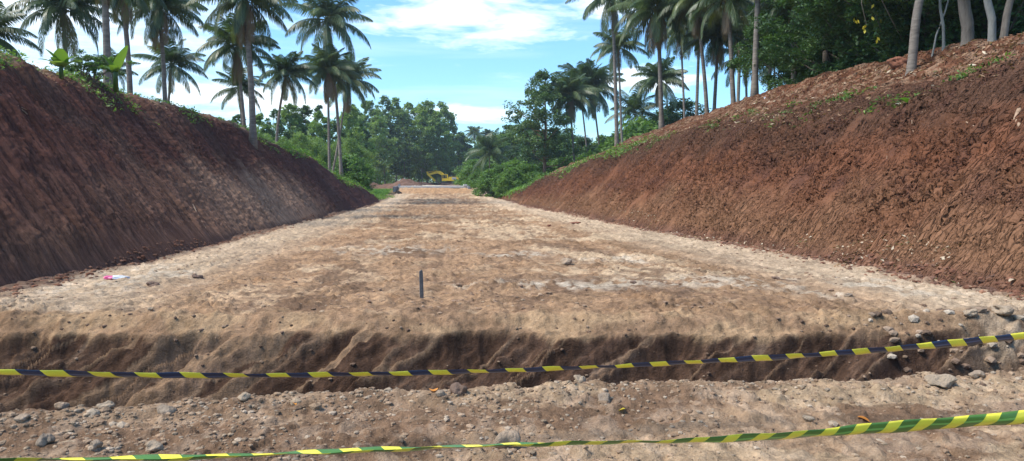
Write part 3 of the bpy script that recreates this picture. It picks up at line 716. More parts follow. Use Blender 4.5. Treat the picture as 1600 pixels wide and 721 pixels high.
# right middle distance
RT = [(722, 214, 246), (714, 224, 240), (752, 226, 205), (752, 216, 225), (775, 214, 230), (792, 206, 190), (800, 196, 160), (822, 190, 150), (835, 206, 135), (868, 200, 140), (885, 204, 130), (912, 214, 120), (940, 200, 128), (962, 208, 118), (985, 200, 122), (1005, 186, 112), (1040, 168, 104), (1062, 160, 96), (1020, 190, 100), (950, 222, 108), (978, 214, 104)]
for i, (px, py, Y) in enumerate(RT):
    k = K_dark[i % 3] if i % 3 else K_far[i % 4]
    gplace(k, px, Y, hpx(py, Y)+1.3, "dark leafy tree of the wood at the right end of the road" if px < 830 else "dark leafy tree behind the palms where the right bank drops",
           group="dark wood at the road end" if px < 830 else "dark wood behind the right bank", wide=1.35)
BU = [(745, 262, 150), (757, 250, 160), (745, 277, 128), (740, 268, 138), (786, 268, 106), (764, 276, 104), (790, 262, 100), (806, 252, 104), (800, 280, 92), (826, 262, 98), (848, 256, 104), (872, 252, 106), (896, 248, 104), (922, 240, 104), (770, 250, 128), (945, 236, 100), (970, 222, 96), (1000, 206, 92)]
for i, (px, py, Y) in enumerate(BU):
    gplace(K_bush[i % 3], px, Y, hpx(py, Y)+1.4, "green bush beside the road just past the end of the right bank" if px < 812 else "green bush low at the back foot of the right bank",
           group="bushes at the road end" if px < 812 else "bushes behind the right bank", name="bush", cat="bush", wide=1.1)
gplace(K_big, 848, 98, hpx(114, 98)+1.2, "tall open crowned tree with a reddish trunk at the end of the right bank", name="tall_tree", rz=.6)
for i, (px, py, Y) in enumerate([(552, 262, 102), (540, 256, 104), (546, 248, 100)]):
    gplace(K_bush[i % 3], px, Y, hpx(py, Y)+.5, "bush at the far tip of the left bank by the grass field", group="bushes at the left bank tip", name="bush", cat="bush")
# dark wood on the right plateau
NW = [(1262, 30, 40), (1282, 16, 36), (1310, 10, 33), (1335, -5, 30), (1362, -20, 30), (1388, -30, 28), (1412, -30, 27), (1445, -40, 26), (1470, -40, 27), (1498, -50, 25), (1530, -50, 24), (1562, -60, 24), (1598, -60, 23), (1340, -60, 38), (1400, -80, 36), (1460, -90, 34), (1520, -90, 32), (1580, -100, 30), (1300, -20, 44), (1640, -60, 23)]
for i, (px, py, Y) in enumerate(NW):
    h = 1.6+(283-py)/F*Y*1.1-5.0
    gplace(K_near[i % 3], px, Y, max(h, 7)+1.5, "dark leafy tree of the dense wood on top of the right bank", group="dense dark wood on the right bank", wide=1.2)
# distinct trunks before the dark wood
def bare_trunk(pts_px, Y, r0, r1, mat, label, name="tree_trunk", cat="tree"):
    P = []
    for (px, py) in pts_px: P.append(at(px, py, Y))
    l, _ = drop(P[0].x, P[0].y); P[0].z = (l.z if l else P[0].z)-.3
    e = empty(name, P[0]+Vector((0, 0, .3)), label, cat)
    Q = [p-e.location for p in P]; S = []
    for i in range(len(Q)-1):
        for k in range(4): S.append(Q[i].lerp(Q[i+1], k/4))
    S.append(Q[-1]); S = [s+Vector((.012*math.sin(i*.6), .012*math.cos(i*.8), 0)) for i, s in enumerate(S)]
    n = len(S); mb = MB(); mb.tube(S, [r0*(1.35 if i == 0 else 1.1 if i == 1 else 1)*(1-i/n)+r1*i/n for i in range(n)], 10)
    # forked limbs up into the leaves
    top = S[-1]
    for k in range(3):
        a = k*2.1+px; mb.tube([top, top+Vector((math.cos(a)*.6, math.sin(a)*.6, 1.0)), top+Vector((math.cos(a)*1.5, math.sin(a)*1.5, 2.2))], [r1*.7, r1*.5, r1*.2], 6)
    mb.build("trunk", M[mat], e, True)
    rng = np.random.default_rng(int(px)); C = [(top.x+rng.normal()*1.1, top.y+rng.normal()*1.1, top.z+1.8+rng.normal()*.9) for _ in range(16)]
    V, Fq, T = clump_leaves(rng, C, [.8]*16, 120, .2, .45); obj("crown", crown_mesh("crown", V, Fq, T, 'leaf_deep'), None, e)
    return e
bare_trunk([(1424, 82), (1428, 55), (1434, 20), (1442, -30), (1452, -120)], 21.5, .14, .11, 'ptrunk', "grey ringed trunk rising behind a mound of red soil on the right bank")
bare_trunk([(1476, 64), (1473, 40), (1470, 10), (1468, -40)], 21.5, .05, .035, 'bark_pale', "very thin pale sapling trunk between two thick trunks", "sapling")
bare_trunk([(1512, 66), (1511, 40), (1508, 10), (1500, -60), (1496, -130)], 20.5, .18, .15, 'bark', "thickest dark trunk in the wood on top of the right bank")
bare_trunk([(1551, 54), (1549, 30), (1544, 0), (1536, -60), (1530, -120)], 19.6, .11, .09, 'bark_pale', "smooth whitish trunk next to the thickest dark trunk")
bare_trunk([(1566, 50), (1572, 24), (1580, 0), (1590, -50), (1600, -110)], 19.2, .10, .085, 'bark', "leaning mossy trunk at the right end of the wood")
bare_trunk([(1453, 72), (1462, 56), (1470, 40), (1474, 24), (1482, 2), (1490, -40)], 21.8, .03, .02, 'bark_pale', "thin curved liana stem looping beside the pale sapling", "liana", "liana")
# yellow leaves hanging in the dark wood
e = empty("yellow_leaf_spray", at(1350, 30, 24), "spray of hanging yellow leaves against the dark wood", "branch")
mb = MB(); mb.tube([Vector(at(1352, -40, 24))-e.location, Vector(at(1346, 5, 24))-e.location, Vector(at(1354, 40, 24))-e.location], [.02, .014, .006], 5); mb.build("branch", M['bark'], e)
rng = np.random.default_rng(4); P = []
for (px, py) in [(1335, 32), (1336, 34), (1343, 34), (1350, 42), (1352, 46), (1351, 48), (1364, 28), (1365, 27), (1372, 64), (1373, 62), (1372, 66), (1376, 33), (1362, 12), (1351, 44), (1349, 45)]:
    P.append(np.array(at(px+rng.normal(), py+rng.normal(), 24)-e.location))
P = np.array(P); A = unit(rng.normal(size=P.shape)*.5+np.array([0, 0, -1])); B = unit(np.cross(A, rng.normal(size=P.shape)))
V, Fq = leaf_quads(P, A, B, np.full(len(P), .17), np.full(len(P), .085)); obj("foliage", crown_mesh("foliage", V, Fq, np.repeat(rng.random(len(P)), 4), 'yellow_leaf'), None, e)

# banana plants and shrub on the left crest
def blade(p0, d, L, W, droop, mb, nseg=8, cup=.25):
    p = Vector(p0); d = Vector(d).normalized(); side = d.cross(Vector((0, 0, 1))).normalized()
    if side.length < .1: side = Vector((1, 0, 0))
    vs = []
    for k in range(nseg+1):
        f = k/nseg; w = W*.5*math.sin(math.pi*min(.97, .06+.94*f)**.8)**.6
        up = side.cross(d).normalized()
        vs += [p+side*w+up*w*cup, p, p-side*w+up*w*cup]
        d = (d+Vector((0, 0, -droop/nseg))).normalized(); p = p+d*(L/nseg)
    fs = []
    for k in range(nseg):
        a = k*3; fs += [(a, a+1, a+4, a+3), (a+1, a+2, a+5, a+4)]
    mb.add(vs, fs)
def banana(px, py, leaves, label):
    loc, n = hit(px, py)
    if loc is None: loc = at(px, py, 20)
    loc = Vector(loc); e = empty("banana_plant", loc, label, "banana plant")
    MB().tube([(0, 0, -.2), (0, 0, .25), (.02, 0, .5)], [.07, .06, .03], 8).build("stem", M['banana'], e, True)
    for (dx, dy, dz, L, W, dr) in leaves:
        mb = MB(); blade((0, 0, .3), (dx, dy, dz), L, W, dr, mb); o = mb.build("leaf", M['banana'], e, True)
        a = o.data.attributes.new("tint", 'FLOAT', 'POINT'); a.data.foreach_set("value", [.35+.5*random.random()]*len(o.data.vertices))
    return e
banana(96, 122, [(-.45, -.3, 1, .60, .36, .5), (.25, -.5, 1, .62, .40, .55), (.5, .2, .9, .5, .26, .7), (-.2, -.6, .8, .42, .28, .7), (-.9, .1, .75, .7, .24, .7), (.05, -.8, .4, .5, .4, .5), (.7, .3, .6, .6, .25, .6)], "bright banana plant with two broad upright leaves on the left bank edge")
banana(181, 132, [(.55, -.3, 1, .80, .28, .2), (-.35, -.3, .8, .5, .26, .3), (-.1, .5, .9, .5, .2, .5), (-.7, .2, .5, .5, .2, .5), (.15, -.8, .5, .45, .22, .5)], "smaller banana plant with one long raised leaf before the leaning palm trunk")
def shrub(px, py, h, w, mat, label, name="shrub", n=30, leaf=.10, asp=.35, nper=70):
    loc, _ = hit(px, py)
    if loc is None: return
    e = empty(name, loc, label, "shrub"); rng = np.random.default_rng(int(px*7+py)); C = [(rng.normal()*w*.35, rng.normal()*w*.3, h*(.2+.8*rng.random())) for _ in range(n)]
    V, Fq, T = clump_leaves(rng, C, [h*.17]*n, nper, leaf, asp, .6); obj("foliage", crown_mesh("foliage", V, Fq, T, mat), None, e)
    mb = MB()
    for c in C[::3]: mb.tube([(0, 0, -.1), (c[0]*.4, c[1]*.4, c[2]*.6), c], [.02, .014, .006], 5)
    mb.build("stem", M['bark'], e)
shrub(128, 122, .85, 1.5, 'leaf_blue', "feathery blue green shrub between the two banana plants")
shrub(146, 128, .75, 1.2, 'leaf', "mid green shrub just left of the smaller banana plant")
shrub(336, 176, .55, .8, 'leaf_blue', "small lone shrub on the left bank edge before the stout palm trunk", n=14)
shrub(1512, 60, .8, .8, 'leaf', "green leafy sprout at the foot of the thickest dark trunk", n=16, leaf=.16, nper=50)
shrub(1546, 60, .9, .9, 'leaf_bright', "bright green sprout at the foot of the whitish trunk", n=16, leaf=.16, nper=50)
shrub(1490, 66, .7, 1.0, 'leaf', "low arching plant right of the pale sapling", n=14, leaf=.2, asp=.2, nper=50)

# weeds, litter and grass: stuff
def scatter_leaves(name, pts, size, aspect, mat, label, lift=.03, up=.5, rise=.0, per=1, spread=.0, seed=1):
    rng = np.random.default_rng(seed); P = np.repeat(np.array(pts), per, 0); n = len(P)
    P = P+rng.normal(size=P.shape)*np.array([spread, spread, spread*.3])+np.array([0, 0, lift])
    P[:, 2] += rise*rng.random(n)
    A = rand_dirs(rng, n); A[:, 2] = A[:, 2]*.4+up*rng.random(n); A = unit(A); Nn = rand_dirs(rng, n); Nn[:, 2] = np.abs(Nn[:, 2])+.8
    B = unit(np.cross(A, Nn)); L = size*(.5+rng.random(n)); V, Fq = leaf_quads(P, A, B, L, L*aspect)
    o = obj(name, crown_mesh(name, V, Fq, np.repeat(np.clip(.5+.25*rng.normal(size=n), 0, 1), 4), mat), None)
    return tag(o, label, kind="stuff")
def crest_points(sg, n, dlo, dhi, ylo, yhi, seed, thr=.5):
    rng = np.random.default_rng(seed); out = []
    while len(out) < n:
        y = ylo*(yhi/ylo)**rng.random(); ho = np.interp(y, *HO[sg]); ra, g, m = (.87, .22, 1.15) if sg < 0 else (.66, .48, 1.22)
        dc = ho*ra/m; d = dc+dlo+(dhi-dlo)*rng.random()
        if fbm(np.array([y*.55]), np.array([d*.9]), 300+seed, 3)[0] < thr: continue
        x = sg*(TOE[sg]+d); l, nn = drop(x, y)
        if l: out.append((l.x, l.y, l.z))
    return out
scatter_leaves("crest_weeds", crest_points(-1, 900, -.5, 1.2, 11, 92, 1, .52), .11, .4, 'leaf', "low green weeds trailing along the left bank edge", per=9, spread=.10, rise=.10)
scatter_leaves("bright_weeds", crest_points(-1, 260, -.4, .7, 52, 96, 2, .46), .18, .4, 'leaf_bright', "brighter creeping weeds on the far part of the left bank edge", per=12, spread=.22, rise=.28)
scatter_leaves("bank_weeds", crest_points(1, 300, -.2, 1.5, 12, 50, 3, .60), .10, .4, 'leaf', "sparse weeds on the right bank edge", per=8, spread=.10, rise=.08)
scatter_leaves("creeping_weeds", crest_points(1, 260, -.3, 1.6, 42, 95, 4, .53), .20, .4, 'leaf', "green creeping weeds on the far part of the right bank edge", per=12, spread=.22, rise=.22)
scatter_leaves("dry_litter", crest_points(1, 3800, -.1, 4.0, 11, 60, 5, .44), .15, .34, 'dry', "brown leaf litter strewn over the top of the right bank", lift=.02, up=.12)
scatter_leaves("brown_litter", crest_points(-1, 2600, -.25, 1.7, 11, 60, 6, .46), .10, .3, 'dry', "dry brown leaves and straw on the left bank edge", lift=.02, up=.12)
rng = np.random.default_rng(9); pts = []
while len(pts) < 1500:
    y = 9*(60/9)**rng.random(); x = 8.45-abs(rng.normal())*.38+.25
    if vn(np.array([y*1.1]), np.array([x]), 8)[0] < .35: continue
    l, _ = drop(x, y)
    if l: pts.append(tuple(l))
scatter_leaves("toe_litter", pts, .085, .45, 'dry', "fallen brown leaves along the foot of the right bank", lift=.012, up=.1)
pts = []
while len(pts) < 5000:
    y = 93+68*rng.random(); x = -7.2-rng.random()*14
    pts.append((x, y, -.35))
scatter_leaves("field_grass", pts, .5, .12, 'grass', "light green grass field at the far end beyond the left bank", lift=.1, up=1.6, per=3, spread=.2)
pts = []
while len(pts) < 3000:
    y = 86+40*rng.random(); x = 8.6+rng.random()*9
    l, _ = drop(x, y)
    if l: pts.append(tuple(l))
scatter_leaves("verge_grass", pts, .6, .14, 'grass', "bright green grass on the right verge by the road end", lift=.1, up=1.6, per=4, spread=.25)
# fallback green mass far behind, closes the horizon between the trunks
rng = np.random.default_rng(3); C = []; Rr = []
for _ in range(1500):
    y = 245+40*rng.random(); x = -190+420*rng.random(); C.append((x, y, -1+(15 if x < -4 else 12)*rng.random())); Rr.append(3+2*rng.random())
for _ in range(150):
    y = 125+25*rng.random(); x = -70+50*rng.random(); C.append((x, y, -1+10*rng.random())); Rr.append(2.6)
for _ in range(260):
    y = 125+40*rng.random(); x = 20+60*rng.random(); C.append((x, y, -1+9*rng.random())); Rr.append(2.8)
V, Fq, T = clump_leaves(rng, C, Rr, 130, .9, .55, .8, tint0=.35)
tag(obj("distant_woodland", crown_mesh("distant_woodland", V, Fq, T, 'leaf_far'), None), "dense mass of far woodland closing the horizon", kind="stuff")

# ------------------------------------------------------------------ stones
def stone_verts(rng, r, flat=.7, sub=1):
    import bmesh
    bm = bmesh.new(); bmesh.ops.create_icosphere(bm, subdivisions=sub, radius=1)
    V = np.array([v.co[:] for v in bm.verts]); Fc = np.array([[l.vert.index for l in f.loops] for f in bm.faces]); bm.free(); return V, Fc
SV1, SF1 = stone_verts(None, 1, 1, 1); SV2, SF2 = stone_verts(None, 1, 1, 2); SV3, SF3 = stone_verts(None, 1, 1, 4)
def scatter_stones(name, pts, rmin, rmax, cols, mat, label, seed, power=2.5, flat=.62):
    rng = np.random.default_rng(seed); n = len(pts); r = rmin+(rmax-rmin)*rng.random(n)**power
    nv = len(SV1); V = np.repeat(SV1[None], n, 0)*(1+.32*(rng.random((n, nv, 1))-.5))
    sc = np.stack([.8+.5*rng.random(n), .7+.5*rng.random(n), flat*(.7+.5*rng.random(n))], -1)
    a = rng.random(n)*6.28; V = V*sc[:, None]; c, s = np.cos(a)[:, None], np.sin(a)[:, None]
    V = np.stack([V[..., 0]*c-V[..., 1]*s, V[..., 0]*s+V[..., 1]*c, V[..., 2]], -1)*r[:, None, None]
    P = np.array(pts); P[:, 2] += r*.02; V = V+P[:, None]
    Fc = SF1[None]+(np.arange(n)*nv)[:, None, None]
    ci = rng.integers(0, len(cols), n); C = np.array(cols)[ci]*(.75+.5*rng.random((n, 1))); C = np.repeat(C, nv, 0)
    me = mesh_np(name, V.reshape(-1, 3), Fc.reshape(-1, 3), C, smooth=False)
    return tag(obj(name, me, M[mat]), label, kind="stuff")
def uv2xy(u, v): return (u*CY+v*SY, -u*SY+v*CY)
def pts_uv(n, fn, seed, dens=None):
    rng = np.random.default_rng(seed); out = []
    while len(out) < n:
        u, v = fn(rng)
        if dens is not None and rng.random() > dens(u, v): continue
        l, nn = drop(*uv2xy(u, v))
        if l: out.append(tuple(l))
    return out
near_u = lambda r: ((r.random()*2-1)*5.6, 2.9+3.3*r.random())
def dens_near(u, v):
    vn_ = float(np.interp(u, [-9, -3.6, -2.9, -2.3, -1.5, 0, 3, 6, 12], [4.55, 4.75, 4.98, 5.24, 5.42, 5.5, 5.85, 6.05, 6.2]))
    if v > vn_+.15: return 0
    left = 1 if u < -.8 else max(.30, 1-(u+.8)*.4)
    lipd = math.exp(-((v-vn_)/.35)**2)
    cl = float(vn(np.array([u*1.6]), np.array([v*1.9]), 44)[0])
    return min(1, left*(.25+.9*max(0, cl-.3))+lipd*.55)
pal_n = [(.34, .25, .165), (.30, .205, .13), (.38, .295, .21), (.27, .185, .12), (.33, .23, .15), (.25, .165, .105)]
scatter_stones("gravel", pts_uv(15000, near_u, 1, dens_near), .005, .026, pal_n, 'clod', "loose gravel and small stones in front of the trench", 1, 3.0)
scatter_stones("rubble_stones", pts_uv(150, near_u, 2, dens_near), .020, .050, pal_n, 'clod', "fist sized stones strewn in front of the trench", 2, 1.8)
def dens_road(u, v): 
    x, y = uv2xy(u, v)
    if not -6.4 < x < 8.2: return 0
    return .15+1.0*max(0, float(vn(np.array([x*.9]), np.array([y*.6]), 46)[0])-.42)
pal_r = [(.27, .18, .12), (.36, .26, .17), (.24, .155, .10), (.32, .22, .145)]
scatter_stones("road_clods", pts_uv(4200, lambda r: (lambda v: ((r.random()*2-1)*v*.75, v))(8.9*(45/8.9)**r.random()), 3, dens_road), .008, .045, pal_r, 'clod', "small clods of earth strewn over the graded road", 3, 3.2, .45)
scatter_stones("trench_rubble", pts_uv(560, lambda r: (4.2+4.0*r.random(), 6.5+2.4*r.random()), 4), .012, .085, [(.44, .36, .27), (.30, .215, .15), (.17, .115, .08)], 'clod', "pale rubble where the trench meets the right bank", 4, 2.4)
scatter_stones("trench_clods", pts_uv(1500, lambda r: ((r.random()*2-1)*6.5, 5.6+3.1*r.random()), 5), .008, .035, [(.17, .11, .075), (.28, .195, .13), (.14, .09, .062)], 'clod', "clods lying on the trench walls", 5, 2.2)
rng = np.random.default_rng(6); pts = []
while len(pts) < 2200:
    y = 9*(70/9)**rng.random(); x = 8.35-abs(rng.normal())*.28; l, _ = drop(x, y)
    if l: pts.append(tuple(l))
while len(pts) < 3600:
    y = 10*(75/10)**rng.random(); x = -6.6+abs(rng.normal())*.25; l, _ = drop(x, y)
    if l: pts.append(tuple(l))
scatter_stones("crumbled_soil", pts, .012, .07, [(.20, .095, .06), (.25, .13, .08), (.15, .085, .06)], 'clod', "crumbled soil fallen along the feet of both banks", 6, 2.6, .6)

def rock(px, py, wpx, hpx_, mat, label, name="rock", seed=0, cat="rock"):
    loc, _ = hit(px, py)
    if loc is None: return
    depth = loc.x*SY+loc.y*CY; w = wpx*depth/F*.5; h = hpx_*depth/F*.55
    rng = np.random.default_rng(seed+int(px)); V = SV3.copy()
    n = np.zeros(len(V))
    for k in range(16):
        d = unit(rng.normal(size=3)); dd = V@d; n += -.55*np.clip(dd-.55-.2*rng.random(), 0, 1)
    ph = rng.random(3)*9
    n += .16*(fbm(V[:, 0]*2.2+ph[0]+V[:, 2], V[:, 1]*2.2+ph[1]-V[:, 2]*1.3, seed+3, 5)-.5)*2+.13*(fbm(V[:, 0]*7+V[:, 2]*5, V[:, 1]*7+ph[2], seed+4, 3)-.5)
    V = V*(1+n)[:, None]*np.array([w, w*.85, h]); a = rng.normal()*.4
    me = mesh_np(name, V, SF3, smooth=True)
    o = obj(name, me, M[mat]); o.location = loc+Vector((0, 0, h*.35)); o.rotation_euler = (0, rng.normal()*.15, a)
    return tag(o, label, cat)
rock(792, 700, 46, 44, 'rock', "big tan clod of earth half under the green tape at the bottom", "earth_clod", 1)
rock(262, 646, 34, 24, 'rock_grey', "largest grey stone on the near side of the trench, left part", seed=2)
rock(382, 622, 26, 14, 'rock_pale', "pale rounded stone on the trench lip below the blue tape", seed=3)
rock(97, 638, 26, 18, 'rock', "tan stone on the trench lip near the left edge", seed=4)
rock(165, 636, 30, 14, 'rock_pale', "flat pale stone on the lip between two others at left", seed=5)
rock(35, 656, 30, 12, 'rock', "flat ochre stone at the far left in front of the trench", seed=6)
rock(72, 694, 34, 26, 'rock_grey', "large greyish stone near the bottom left corner", seed=7)
rock(238, 706, 32, 24, 'rock_pale', "large pale stone at the bottom just above the green tape, left part", seed=8)
rock(150, 702, 26, 20, 'rock_grey', "grey stone at the bottom between two larger ones", seed=9)
rock(718, 614, 34, 26, 'rock_dark', "dark lump of earth on the trench lip right of the orange leaf", "earth_clod", 10)
rock(690, 620, 22, 16, 'rock', "small tan lump next to the dark lump on the lip", "earth_clod", 11)
rock(906, 596, 26, 18, 'rock_pale', "pale stone just below the blue tape near the middle of the trench lip", seed=12)
rock(944, 626, 30, 20, 'rock_grey', "grey lump in the small heap right of the middle", "earth_clod", 13)
rock(1468, 602, 52, 28, 'rock_pale', "large whitish crumbly boulder on the right trench lip", "boulder", 14)
rock(1526, 590, 30, 16, 'rock', "tan lump next to the large whitish boulder", "earth_clod", 15)
rock(1262, 656, 22, 10, 'rock_pale', "small pale stone lying alone above the broad green tape", seed=16)
rock(605, 612, 16, 9, 'rock_pale', "small pale stone on the middle trench lip", seed=17)
rock(238, 446, 26, 9, 'rock_dark', "long dark clod on the left part of the road", "earth_clod", 18)
rock(308, 434, 18, 9, 'rock_dark', "dark clod right of the long one on the left part of the road", "earth_clod", 19)
rock(884, 412, 22, 12, 'rock', "brown rough lump in the middle of the road above the pale patch", "earth_clod", 20)
rock(1212, 437, 14, 7, 'rock_dark', "dark stone on the pale right part of the road", seed=21)
rock(814, 449, 8, 7, 'rock_dark', "small round dark stone right of the stake", seed=22)
rock(989, 443, 12, 6, 'rock_dark', "small dark stone on the pale patch before the trench", seed=23)
rock(897, 350, 22, 5, 'rock_red', "flat red clay clod on the far right part of the road", "clay_clod", 24)
rock(858, 354, 10, 4, 'rock_red', "small red clay clod left of the flat one", "clay_clod", 25)
rock(1404, 103, 50, 22, 'rock_red', "round mound of red soil at the foot of the grey ringed trunk", "soil_mound", 26, "soil mound")
rock(1565, 488, 44, 22, 'rock_pale', "broken pale boulder at the right end of the trench far lip", "boulder", 27)
rock(1515, 492, 30, 16, 'rock_pale', "pale boulder left of the broken one at the trench end", "boulder", 28)
rock(236, 487-3, 10, 7, 'rock_pale', "tiny white stone on the far trench lip at left", seed=29)
rock(1325, 470-8, 16, 6, 'rock_grey', "grey flat stone on the road by the far trench lip, right part", seed=30)

# ------------------------------------------------------------------ roots and sticks on the banks
def root(pxs, r, label, name="dry_root", cat="root", off=.03, mat='root', fork=None):
    P = []
    for (px, py) in pxs:
        l, n = hit(px, py)
        if l is None: continue
        P.append(Vector(l)+Vector(n)*off)
    if len(P) < 2: return
    o0 = P[0].copy(); S = []
    for i in range(len(P)-1):
        for k in range(3): S.append(P[i].lerp(P[i+1], k/3)-o0)
    S.append(P[-1]-o0); n = len(S); mb = MB(); mb.tube(S, [r*(1-.6*i/n) for i in range(n)], 6)
    if fork:
        k = n//2; mb.tube([S[k], S[k]+Vector(fork)], [r*.5, r*.2], 5)
    o = mb.build(name, M[mat], None, True); o.location = o0; return tag(o, label, cat)
root([(0, 147), (16, 156), (30, 166), (44, 180)], .022, "long pale root lying across the upper left bank", fork=(.1, .3, -.1))
root([(302, 320), (310, 335), (318, 348), (326, 362)], .03, "pale stick leaning on the lower left bank above the road", "stick", "stick")
root([(150, 144), (160, 156), (168, 168), (172, 176)], .02, "hanging straw coloured root under the second banana plant", off=.06)
root([(142, 146), (156, 150), (164, 160), (170, 168)], .015, "finer hanging root crossing the straw coloured one", off=.06)
root([(96, 152), (78, 147), (92, 160), (84, 170)], .008, "thin curled rootlet on the upper left bank", off=.04)
root([(1594, 168), (1588, 184), (1592, 200), (1590, 216)], .05, "thick bundle of hanging roots at the right edge of the right bank", off=.06, fork=(.05, -.1, -.35))
root([(1542, 256), (1556, 246), (1566, 238), (1580, 228)], .016, "straight stick poking out of the right bank near the picture edge", "stick", "stick", .06)
root([(1510, 190), (1524, 197), (1532, 205), (1533, 214)], .018, "curved pale root below the litter of the right bank", off=.05)
root([(1448, 172), (1436, 178), (1426, 186), (1424, 200), (1426, 210)], .012, "thin hooked root hanging in the middle of the right bank", off=.05)
root([(1416, 158), (1398, 162), (1388, 172), (1384, 186)], .011, "thin arched root left of the hooked one", off=.05)
root([(1404, 228), (1386, 240), (1382, 256)], .010, "short bent rootlet low in the dry red clay", off=.05)
root([(1550, 196), (1546, 206), (1552, 216)], .014, "short forked root between the curved one and the root bundle", off=.05, fork=(.03, -.06, -.12))
root([(1558, 68), (1552, 82), (1546, 92)], .022, "pale stick standing upright in the soil on top of the right bank", "stick", "stick", .12)
root([(1500, 100), (1498, 116), (1494, 128)], .02, "pale bent stick leaning in the leaf litter on the right bank", "stick", "stick", .08)
root([(1502, 122), (1530, 125), (1560, 126), (1586, 127)], .018, "long stick lying flat along the litter edge of the right bank", "stick", "stick", .04)
root([(1282, 163), (1292, 160), (1306, 162), (1320, 160)], .012, "thin twig lying across the middle of the right bank edge", "stick", "stick", .04)
root([(1206, 172), (1200, 180), (1210, 190)], .014, "small crooked root under the far right bank edge", off=.05)
root([(640, 372), (652, 368), (664, 366)], .012, "thin twig lying on the road, pointing to the excavator", "twig", "twig", .01)
root([(1518, 686-6), (1524, 690-6), (1532, 694-6)], .003, "tiny pale twig on the ground beyond the broad green tape", "twig", "twig", .004)
root([(1206, 434), (1222, 438), (1244, 440)], .012, "dark dry twig beside the dark stone on the pale road", "twig", "twig", .012, 'rock_dark')

def flat_leaf(px, py, size, mat, tint, label, name="fallen_leaf", cat="leaf", asp=.55, stand=.25):
    l, n = hit(px, py)
    if l is None: return
    mb = MB(); a = random.random()*6.28
    blade((0, 0, 0), (math.cos(a), math.sin(a), stand), size, size*asp, .8, mb, 6, .3)
    o = mb.build(name, M[mat], None, True); o.location = Vector(l)+Vector(n)*.012
    at_ = o.data.attributes.new("tint", 'FLOAT', 'POINT'); at_.data.foreach_set("value", [tint]*len(o.data.vertices))
    return tag(o, label, cat)
M['orange_leaf'] = leaf_mat('orange_leaf', (.55, .20, .03), (.7, .28, .04), (.75, .4, .08), .2)
flat_leaf(678, 614, .10, 'orange_leaf', .5, "orange leaf lying on the trench lip", asp=.7)
flat_leaf(460, 630, .05, 'orange_leaf', .3, "small rust leaf on the gravel at left")
flat_leaf(1495, 442, .36, 'leaf_bright', .3, "large green leaf lying at the foot of the right bank")
flat_leaf(1480, 440, .28, 'leaf', .6, "folded dark green leaf next to the large green one")
flat_leaf(1490, 428, .30, 'yellow_leaf', .6, "yellow leaf on the lower right bank above the green ones", asp=.3)
flat_leaf(1418, 161, .30, 'leaf_bright', .4, "round green leaf stuck high on the right bank", asp=.8, stand=.9)
flat_leaf(1364, 182, .16, 'orange_leaf', .8, "ochre leaf stuck on the right bank face")
flat_leaf(1585, 436, .13, 'dry', .8, "large tan leaf by the bank foot at the right edge")
flat_leaf(1240, 152, .22, 'leaf_bright', .4, "small green sprig leaf on the right bank edge")
flat_leaf(975, 640, .07, 'yellow_leaf', .2, "olive yellow leaf beside the grey lump")
flat_leaf(1575, 76, .7, 'yellow_leaf', .7, "yellowed frond piece on the soil at the top right corner", asp=.2)
flat_leaf(1340, 654, .08, 'orange_leaf', .1, "rust brown leaf above the broad green tape")

# plastic litter
l, n = hit(176, 437)
e = empty("plastic_wrapper", l, "crumpled pink and clear plastic wrapper on the left part of the road", "litter")
rng = np.random.default_rng(2)
for nm, mt, ox, sx in (("pink_end", 'pink', -.06, .09), ("clear_film", 'white_p', .10, .17)):
    V = SV2*np.array([sx, .06, .035])*(1+.5*(rng.random((len(SV2), 1))-.5)); V = V+np.array([ox, 0, .03]); obj(nm, mesh_np(nm, V, SF2, smooth=False), M[mt], e)
l, n = hit(1196, 153)
V = SV2*np.array([.09, .06, .04])*(1+.6*(rng.random((len(SV2), 1))-.5)); o = obj("plastic_bag", mesh_np("plastic_bag", V, SF2, smooth=False), M['white_p']); o.location = l+n*.03
tag(o, "scrap of white plastic near the top of the right bank under the bare palm trunks", "litter")

# ------------------------------------------------------------------ survey stake
l, n = hit(659, 466)
h = (466-421)/F*(l.x*SY+l.y*CY)
mb = MB(); w = .026
mb.box(-w, w, -.012, .012, -.25, h-.06)
mb.prism([(-w, h-.06), (w, h-.06), (w*.8, h-.012), (w*.1, h), (-w*.9, h-.02)], -.012, .012)
mb.box(-w*.25, w*.35, -.0150, -.0122, .02, h*.8)
o = mb.build("survey_stake", M['stake']); o.location = l; o.rotation_euler = (rad(2), rad(-1.5), rad(10))
bv = o.modifiers.new("edge", 'BEVEL'); bv.width = .002; bv.segments = 1
tag(o, "short dark grey stake standing in the road behind the trench", "stake")

